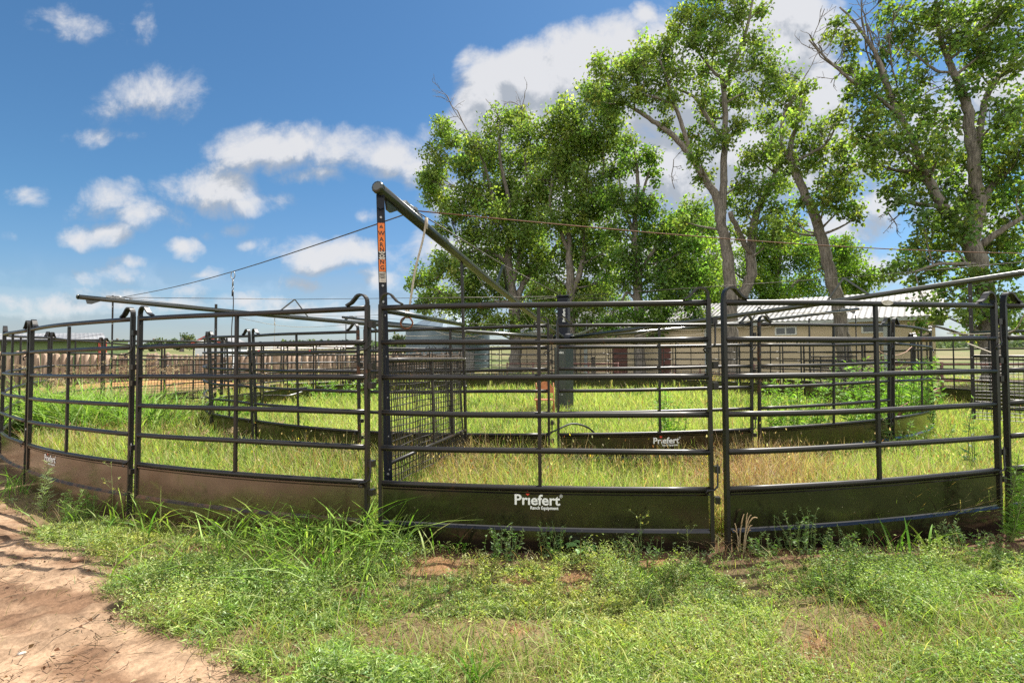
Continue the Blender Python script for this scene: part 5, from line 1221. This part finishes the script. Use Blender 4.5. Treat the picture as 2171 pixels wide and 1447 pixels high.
def blade_tuft(name, label, base, n, H, wd, cols, seed, lean=(.4, 1.2), cat='grass tuft', group=None, mt='grass', seg=5, spread=.04):
    r = np.random.default_rng(seed); base = np.array(base, float); base[2] = zat(base[0], base[1])
    B = base + np.stack([r.normal(0, spread, n), r.normal(0, spread, n), np.full(n, -.01)], 1)
    V, Fq, T = blades(B, r.uniform(.5, 1, n) * H, wd * r.uniform(.7, 1.2, n), r.uniform(*lean, n), r.uniform(0, 2 * PI, n), tints(n, cols, [1] * len(cols), .14, r), seg, rng=r)
    o = np_obj(name, V, Fq, M[mt], T, origin=base); return tag(o, label, cat, group)
CORN = [(.10, .22, .025), (.15, .28, .04), (.08, .17, .02)]
blade_tuft('grass_tuft', 'small broad bladed grass tuft before the plate left of the logo', foot(975, .12), 11, .24, .014, CORN, 701, group='grass tufts by the plates')
blade_tuft('grass_tuft', 'tall thin grass tuft on the soil before the badge panel', foot(1885, .17), 10, .34, .013, CORN, 702, (.2, .9), group='grass tufts by the plates')
blade_tuft('grass_tuft', 'yellow green broad grass blades low on the right soil strip', foot(1960, .22), 8, .24, .016, [(.2, .32, .03), (.16, .28, .03)], 703, (.7, 1.4), group='grass tufts by the plates')
blade_tuft('grass_tuft', 'dark green grass tuft in the middle of the right foreground', G(1385, 1245), 60, .13, .006, LUSH, 704, (.2, 1), group='grass tufts by the plates', spread=.06)
blade_tuft('grass_tuft', 'short upright tuft on the bare soil below the logo', G(1035, 1255), 50, .085, .005, LUSH, 705, (.1, .6), group='grass tufts by the plates', spread=.035)
blade_tuft('grass_tuft', 'bright green tuft rising at the bottom edge of the picture', G(1010, 1445), 16, .2, .012, CORN, 706, (.2, .9), group='grass tufts by the plates', spread=.025)
blade_tuft('grass_tuft', 'grass growing by the left end of the kick plates', G(20, 1040), 40, .34, .010, CORN, 707, (.4, 1.3), group='grass tufts by the plates', spread=.14)
# tall seeding grass at the left between the two pens
def seeding_grass(label, c, n, H, seed, heads, sx, sy):
    r = np.random.default_rng(seed); c = np.array(c, float); c[2] = zat(c[0], c[1]); o = empty('tall_grass', c, label, 'grass clump', 'tall seeding grass')
    B = c + np.stack([r.normal(0, sx, n), r.normal(0, sy, n), np.full(n, -.02)], 1)
    V, Fq, T = blades(B, H * r.uniform(.45, 1, n), .020 * r.uniform(.6, 1.3, n), r.uniform(.35, 1.2, n), r.uniform(0, 2 * PI, n), tints(n, [(.18, .30, .05), (.24, .36, .08), (.30, .37, .14), (.12, .22, .04)], [.35, .3, .2, .15], .15, r), 5, rng=r)
    np_obj('blade', V, Fq, M['grass'], T, parent=o)
    tb = MB(); P_, D_ = [], []
    for k in range(heads):
        b0 = c + np.array([r.normal(0, sx), r.normal(0, sy), 0]); h = H * r.uniform(.95, 1.3); a = r.uniform(0, 2 * PI) if r.random() < .4 else r.uniform(-.7, .7)
        t = np.linspace(0, 1, 10)[:, None]; P = b0 + np.concatenate([np.cos(a) * .5 * h * t ** 2.6, np.sin(a) * .5 * h * t ** 2.6, h * (t - .22 * t ** 4)], 1)
        tb.tube(P, np.linspace(.004, .0015, 10), 4)
        m_ = 110; f = r.uniform(.72, 1, m_); S = np.stack([np.interp(f, t[:, 0], P[:, i]) for i in range(3)], 1)
        u = r.normal(0, 1, (m_, 3)); u[:, 2] -= .5; u /= np.linalg.norm(u, axis=1)[:, None]; P_.append(S + u * ((1 - f) * .35 + .015)[:, None] * r.random((m_, 1))); D_.append(u + [math.cos(a), math.sin(a), -.3])
    tb.build('seed_stalk', M['drystem'], o)
    if P_:
        P = np.concatenate(P_); D = np.concatenate(D_); V, Fq, T = leaves(P, D, .026, .0075, tints(len(P), [(.50, .36, .20), (.42, .27, .14), (.55, .44, .28)], [1, 1, 1], .15, r), 0, r); np_obj('seed_heads', V, Fq, M['straw'], T, parent=o)
seeding_grass('tall green grass clump with tan seed heads behind the left outer panels', W(120, 860, 8.9), 1500, 1.4, 801, 22, .85, .45)
seeding_grass('lower seeding grass leaning right before the left mesh gate', W(235, 870, 9.6), 650, 1.05, 802, 18, .6, .35)
seeding_grass('dry headed grass growing along the left inner kick plate', W(600, 930, 7.9), 240, .42, 803, 16, .9, .2)
# dry foxtail stems by the panel joint
r = np.random.default_rng(811); c = foot(1566, .13); c[2] = zat(c[0], c[1]); o = empty('dry_grass', c, 'dry tan foxtail stems standing by the panel joint right of centre', 'dry grass')
tb = MB(); hb = MB()
for k in range(11):
    a = r.uniform(-.9, .9) + (PI if r.random() < .25 else 0); h = r.uniform(.16, .34); dr = r.uniform(.2, .9)
    t = np.linspace(0, 1, 12)[:, None]; P = c + np.array([r.normal(0, .025), r.normal(0, .02), 0]) + np.concatenate([np.cos(a) * dr * .35 * h * t ** 2, np.sin(a) * .2 * dr * h * t ** 2, h * (t - .32 * dr * t ** 5)], 1)
    tb.tube(P, np.linspace(.0028, .0014, 12), 5); hb.tube(P[7:], np.linspace(.004, .0025, 5) * r.uniform(.9, 1.3), 6)
tb.build('stalk', M['drystem'], o); hb.build('seed_head', simple('foxtail_head', (.34, .22, .11), (.46, .33, .19), .9, scale=80), o)
blade_tuft('dry_grass', 'fine pale dry grass spread at the foot of the panel joint', foot(1545, .14), 120, .16, .003, DRY, 812, (.6, 1.8), 'dry grass', None, 'straw', spread=.10)
# broad leaved seedling
r = np.random.default_rng(821); c = foot(1232, .18); c[2] = zat(c[0], c[1]); P_, D_ = [], []
o = empty('broad_leaf_weed', c, 'low plant with rounded broad leaves in front of the nearest kick plate', 'weed'); b = MB()
for k in range(7):
    a = 2 * PI * k / 7 + r.normal(0, .2); e = c + np.array([math.cos(a) * .04, math.sin(a) * .04, .05 + .03 * r.random()]); b.tube([c, e], .0025, 5); P_.append(e); D_.append([math.cos(a), math.sin(a), .15])
b.build('stem', M['weedstem'], o)
b = MB(); 
for p, dv in zip(P_, D_):
    dv = np.array(dv) / np.linalg.norm(dv); s_ = np.cross(dv, Z3); s_ /= np.linalg.norm(s_); L = r.uniform(.06, .085); R_ = []
    for t in np.linspace(0, 1, 7):
        w_ = .026 * math.sin(PI * min(1, t * .93 + .05)) ** .7
        for e in (-1, 0, 1): R_.append(p + dv * L * t + s_ * w_ * e + Z3 * (.010 * abs(e) - .02 * t * t))
    b.grid(R_, 7, 3, True)
lf = b.build('leaf', simple('broad_leaf', (.10, .20, .05), (.13, .24, .07), .5), o)

# ------------------------------------------------------------------ sun, sky and clouds
SUN = np.array([.42, .446, 1.0]); SUN /= np.linalg.norm(SUN)
elev = math.asin(SUN[2]); azim = math.atan2(SUN[0], SUN[1])
L = bpy.data.lights.new('sun', 'SUN'); L.energy = 4.6; L.angle = math.radians(.5); L.color = (1.0, .95, .86)
so = bpy.data.objects.new('sun', L); COL.objects.link(so); so.rotation_euler = Vector((-SUN).tolist()).to_track_quat('-Z', 'Y').to_euler(); so.location = (20, 25, 60)
w = bpy.data.worlds.new('World'); SC.world = w; w.use_nodes = True; nt = w.node_tree; nt.nodes.clear()
out = nd(nt, 'ShaderNodeOutputWorld'); bg = nd(nt, 'ShaderNodeBackground'); bg.inputs['Strength'].default_value = .13
sky = nd(nt, 'ShaderNodeTexSky', sky_type='NISHITA'); sky.sun_disc = False; sky.sun_elevation = elev; sky.sun_rotation = azim
sky.altitude = 300; sky.air_density = 1.0; sky.dust_density = .55; sky.ozone_density = 2.2
hs = nd(nt, 'ShaderNodeHueSaturation'); hs.inputs['Value'].default_value = .38; hs.inputs['Saturation'].default_value = 1.1; hs.inputs['Hue'].default_value = .5; nt.links.new(sky.outputs[0], hs.inputs['Color'])
def math_(op, a, b_=None, clamp=False):
    n = nd(nt, 'ShaderNodeMath', operation=op); n.use_clamp = clamp
    for i, v in enumerate((a, b_)):
        if v is None: continue
        if isinstance(v, (int, float)): n.inputs[i].default_value = v
        else: nt.links.new(v, n.inputs[i])
    return n.outputs[0]
tc = nd(nt, 'ShaderNodeTexCoord'); sp = nd(nt, 'ShaderNodeSeparateXYZ'); nt.links.new(tc.outputs['Generated'], sp.inputs[0])
ay = math_('MAXIMUM', math_('ABSOLUTE', sp.outputs['Y']), .08)
uu = math_('DIVIDE', sp.outputs['X'], ay); vv = math_('DIVIDE', sp.outputs['Z'], ay)
# where the cumulus stand on the sky: (px, py, rx, ry, weight)
CL = [(140, 50, 80, 50, .80), (285, 52, 48, 50, .78), (350, 200, 95, 58, .85), (265, 232, 110, 40, .55), (200, 290, 95, 26, .72), (265, 285, 55, 18, .6),
      (640, 312, 190, 56, 1.05), (810, 330, 140, 44, .95), (890, 345, 90, 48, .85), (650, 375, 100, 28, .7), (450, 400, 115, 56, 1.05), (515, 425, 100, 32, .85), (240, 425, 80, 48, .9), (280, 452, 140, 42, .85), (45, 410, 55, 26, .85), (205, 500, 78, 34, 1.0), (395, 523, 48, 22, .85), (470, 482, 70, 20, .55), (690, 535, 150, 40, 1.0), (530, 525, 38, 18, .7), (780, 448, 28, 18, .6),
      (645, 597, 100, 24, .7), (290, 566, 55, 18, .6), (250, 597, 110, 28, .6), (380, 608, 80, 24, .7), (40, 502, 34, 18, .5), (80, 632, 60, 16, .55), (540, 636, 140, 24, .7), (790, 602, 90, 28, .8),
      (1040, 195, 88, 80, 1.15), (1130, 175, 115, 84, 1.25), (1005, 265, 60, 52, 1.0), (1230, 150, 120, 76, 1.25), (1110, 265, 160, 84, 1.25), (1330, 125, 130, 84, 1.2), (1450, 200, 210, 160, 1.25), (1650, 100, 140, 130, 1.25), (1705, 205, 120, 140, 1.15), (1370, 22, 34, 30, .75), (1400, 340, 160, 130, 1.15), (1600, 330, 160, 140, 1.1), (1780, 472, 90, 46, .85), (1860, 420, 70, 64, .7), (2000, 300, 170, 130, .95), (2120, 180, 100, 90, .95), (1850, 570, 90, 44, .75), (940, 525, 80, 60, .85), (1000, 565, 130, 110, .95), (1250, 565, 170, 90, 1.0), (1500, 560, 220, 90, .9), (2060, 480, 120, 80, .8),
      (150, 650, 200, 30, .7), (330, 640, 120, 26, .65), (700, 660, 200, 30, .7), (430, 575, 60, 16, .55), (1000, 420, 90, 60, .8), (1180, 420, 200, 110, 1.0), (2050, 40, 160, 60, .8), (1780, 330, 120, 90, 1.0), (2600, 300, 300, 140, 1.0), (-400, 380, 260, 90, .9), (3200, 500, 500, 140, 1.0), (-1200, 450, 500, 150, 1.0), (-600, 100, 300, 120, .8)]
def density(du, dv):
    cb = nd(nt, 'ShaderNodeCombineXYZ'); nt.links.new(math_('ADD', uu, du), cb.inputs[0]); nt.links.new(math_('ADD', vv, dv), cb.inputs[1])
    # ragged edges: the lookup is pushed about by noise
    nw = nd(nt, 'ShaderNodeTexNoise'); nw.inputs['Scale'].default_value = 9; nw.inputs['Detail'].default_value = 3; nt.links.new(cb.outputs[0], nw.inputs['Vector'])
    o1 = nd(nt, 'ShaderNodeVectorMath', operation='SUBTRACT'); o1.inputs[1].default_value = (.5, .5, .5); nt.links.new(nw.outputs['Color'], o1.inputs[0])
    o2 = nd(nt, 'ShaderNodeVectorMath', operation='MULTIPLY'); o2.inputs[1].default_value = (.11, .06, 0); nt.links.new(o1.outputs[0], o2.inputs[0])
    wv = nd(nt, 'ShaderNodeVectorMath', operation='ADD'); nt.links.new(cb.outputs[0], wv.inputs[0]); nt.links.new(o2.outputs[0], wv.inputs[1])
    nz = nd(nt, 'ShaderNodeTexNoise'); nz.inputs['Scale'].default_value = 8.5; nz.inputs['Detail'].default_value = 9; nz.inputs['Roughness'].default_value = .64; nz.inputs['Distortion'].default_value = .25; nt.links.new(cb.outputs[0], nz.inputs['Vector'])
    acc = None
    for ci, (px, py, rx, ry, wt) in enumerate(CL):
        wt = wt * (1.35 if ci >= 29 else .94 if ci < 6 else 1.06); rx, ry = rx * 1.08, ry * 1.08
        dr = ray(px, py); mp = nd(nt, 'ShaderNodeMapping', vector_type='POINT')
        sx, sy = F / rx / 1.28, F / ry / 1.32
        mp.inputs['Location'].default_value = (-dr[0] * sx, -dr[2] * sy, 0); mp.inputs['Scale'].default_value = (sx, sy, 1); nt.links.new(wv.outputs[0], mp.inputs['Vector'])
        g = nd(nt, 'ShaderNodeTexGradient', gradient_type='QUADRATIC_SPHERE'); nt.links.new(mp.outputs[0], g.inputs['Vector'])
        g = math_('MULTIPLY', math_('POWER', g.outputs['Fac'], .34), wt); acc = g if acc is None else math_('MAXIMUM', acc, g)
    return math_('ADD', math_('MULTIPLY', acc, 1.15), math_('MULTIPLY', math_('SUBTRACT', nz.outputs['Fac'], .5), 2.3)), acc
d0, a0 = density(0, 0); d1, a1 = density(.012, .045)
def smooth(v, a, b_):
    n = nd(nt, 'ShaderNodeMapRange', interpolation_type='SMOOTHSTEP'); nt.links.new(v, n.inputs[0]); n.inputs[1].default_value = a; n.inputs[2].default_value = b_; return n.outputs[0]
alpha_f = math_('MULTIPLY', smooth(d0, .30, 1.14), smooth(a0, .0, .40))
# behind the viewer: unseen bright broken cloud, added as fill light
nb = nd(nt, 'ShaderNodeTexNoise'); nb.inputs['Scale'].default_value = 2.6; nb.inputs['Detail'].default_value = 6; nt.links.new(tc.outputs['Generated'], nb.inputs['Vector'])
# thin distant haze sitting on the horizon
hzn = nd(nt, 'ShaderNodeTexNoise'); hzn.inputs['Scale'].default_value = 3.5; hzn.inputs['Detail'].default_value = 6
hm = nd(nt, 'ShaderNodeMapping'); hm.inputs['Scale'].default_value = (1, 1, 5); nt.links.new(tc.outputs['Generated'], hm.inputs['Vector']); nt.links.new(hm.outputs[0], hzn.inputs['Vector'])
band = nd(nt, 'ShaderNodeMapRange', interpolation_type='SMOOTHSTEP'); band.inputs[1].default_value = .22; band.inputs[2].default_value = .02; nt.links.new(vv, band.inputs[0])
haze_a = math_('MULTIPLY', band.outputs[0], math_('MULTIPLY', smooth(hzn.outputs['Fac'], .25, .75), .8))
alpha_f = math_('MAXIMUM', alpha_f, haze_a)
back = smooth(math_('MULTIPLY', sp.outputs['Y'], -1), .0, .25)
alpha = math_('MAXIMUM', math_('MULTIPLY', alpha_f, math_('SUBTRACT', 1, back)), math_('MULTIPLY', smooth(nb.outputs['Fac'], .36, .52), back))
lit = smooth(math_('SUBTRACT', d0, d1), -.28, .30)
ccol = nd(nt, 'ShaderNodeMix', data_type='RGBA'); nt.links.new(lit, ccol.inputs[0])
ccol.inputs[6].default_value = (1.45, 1.56, 1.72, 1); ccol.inputs[7].default_value = (2.6, 2.6, 2.65, 1)
gain = nd(nt, 'ShaderNodeVectorMath', operation='MULTIPLY'); nt.links.new(hs.outputs[0], gain.inputs[0])
gm = nd(nt, 'ShaderNodeMix', data_type='RGBA'); gm.inputs[6].default_value = (.86, .90, 1.02, 1); gm.inputs[7].default_value = (.68, .94, 1.03, 1)
hz = nd(nt, 'ShaderNodeMapRange'); hz.inputs[1].default_value = -.02; hz.inputs[2].default_value = .34; nt.links.new(vv, hz.inputs[0]); nt.links.new(hz.outputs[0], gm.inputs[0]); nt.links.new(gm.outputs[2], gain.inputs[1])
bc = nd(nt, 'ShaderNodeMix', data_type='RGBA'); nt.links.new(back, bc.inputs[0]); nt.links.new(ccol.outputs[2], bc.inputs[6]); bc.inputs[7].default_value = (6.6, 6.5, 6.3, 1)
mx = nd(nt, 'ShaderNodeMix', data_type='RGBA'); nt.links.new(math_('MULTIPLY', alpha, .93), mx.inputs[0]); nt.links.new(gain.outputs[0], mx.inputs[6]); nt.links.new(bc.outputs[2], mx.inputs[7])
nt.links.new(mx.outputs[2], bg.inputs['Color']); nt.links.new(bg.outputs[0], out.inputs['Surface'])
w.cycles.sampling_method = 'MANUAL'; w.cycles.sample_map_resolution = 512

# ------------------------------------------------------------------ camera and render settings
cam = bpy.data.cameras.new('camera'); co = bpy.data.objects.new('camera', cam); COL.objects.link(co); SC.camera = co
cam.sensor_width = 36; cam.lens = 36 * F / 2171; cam.clip_end = 6000; cam.clip_start = .05
Rv = cR * RIGHT + sR * UP; Uv = -sR * RIGHT + cR * UP
mw = Matrix(((Rv[0], Uv[0], -FWD[0], 0), (Rv[1], Uv[1], -FWD[1], 0), (Rv[2], Uv[2], -FWD[2], EYE), (0, 0, 0, 1))); co.matrix_world = mw
SC.view_settings.view_transform = 'Standard'; SC.view_settings.look = 'None'; SC.view_settings.exposure = 1.27; SC.view_settings.gamma = 1
cy = SC.cycles; cy.max_bounces = 9; cy.diffuse_bounces = 4; cy.glossy_bounces = 3; cy.transmission_bounces = 6; cy.transparent_max_bounces = 4
cy.use_denoising = False; cy.caustics_reflective = False; cy.caustics_refractive = False; cy.sample_clamp_indirect = 6
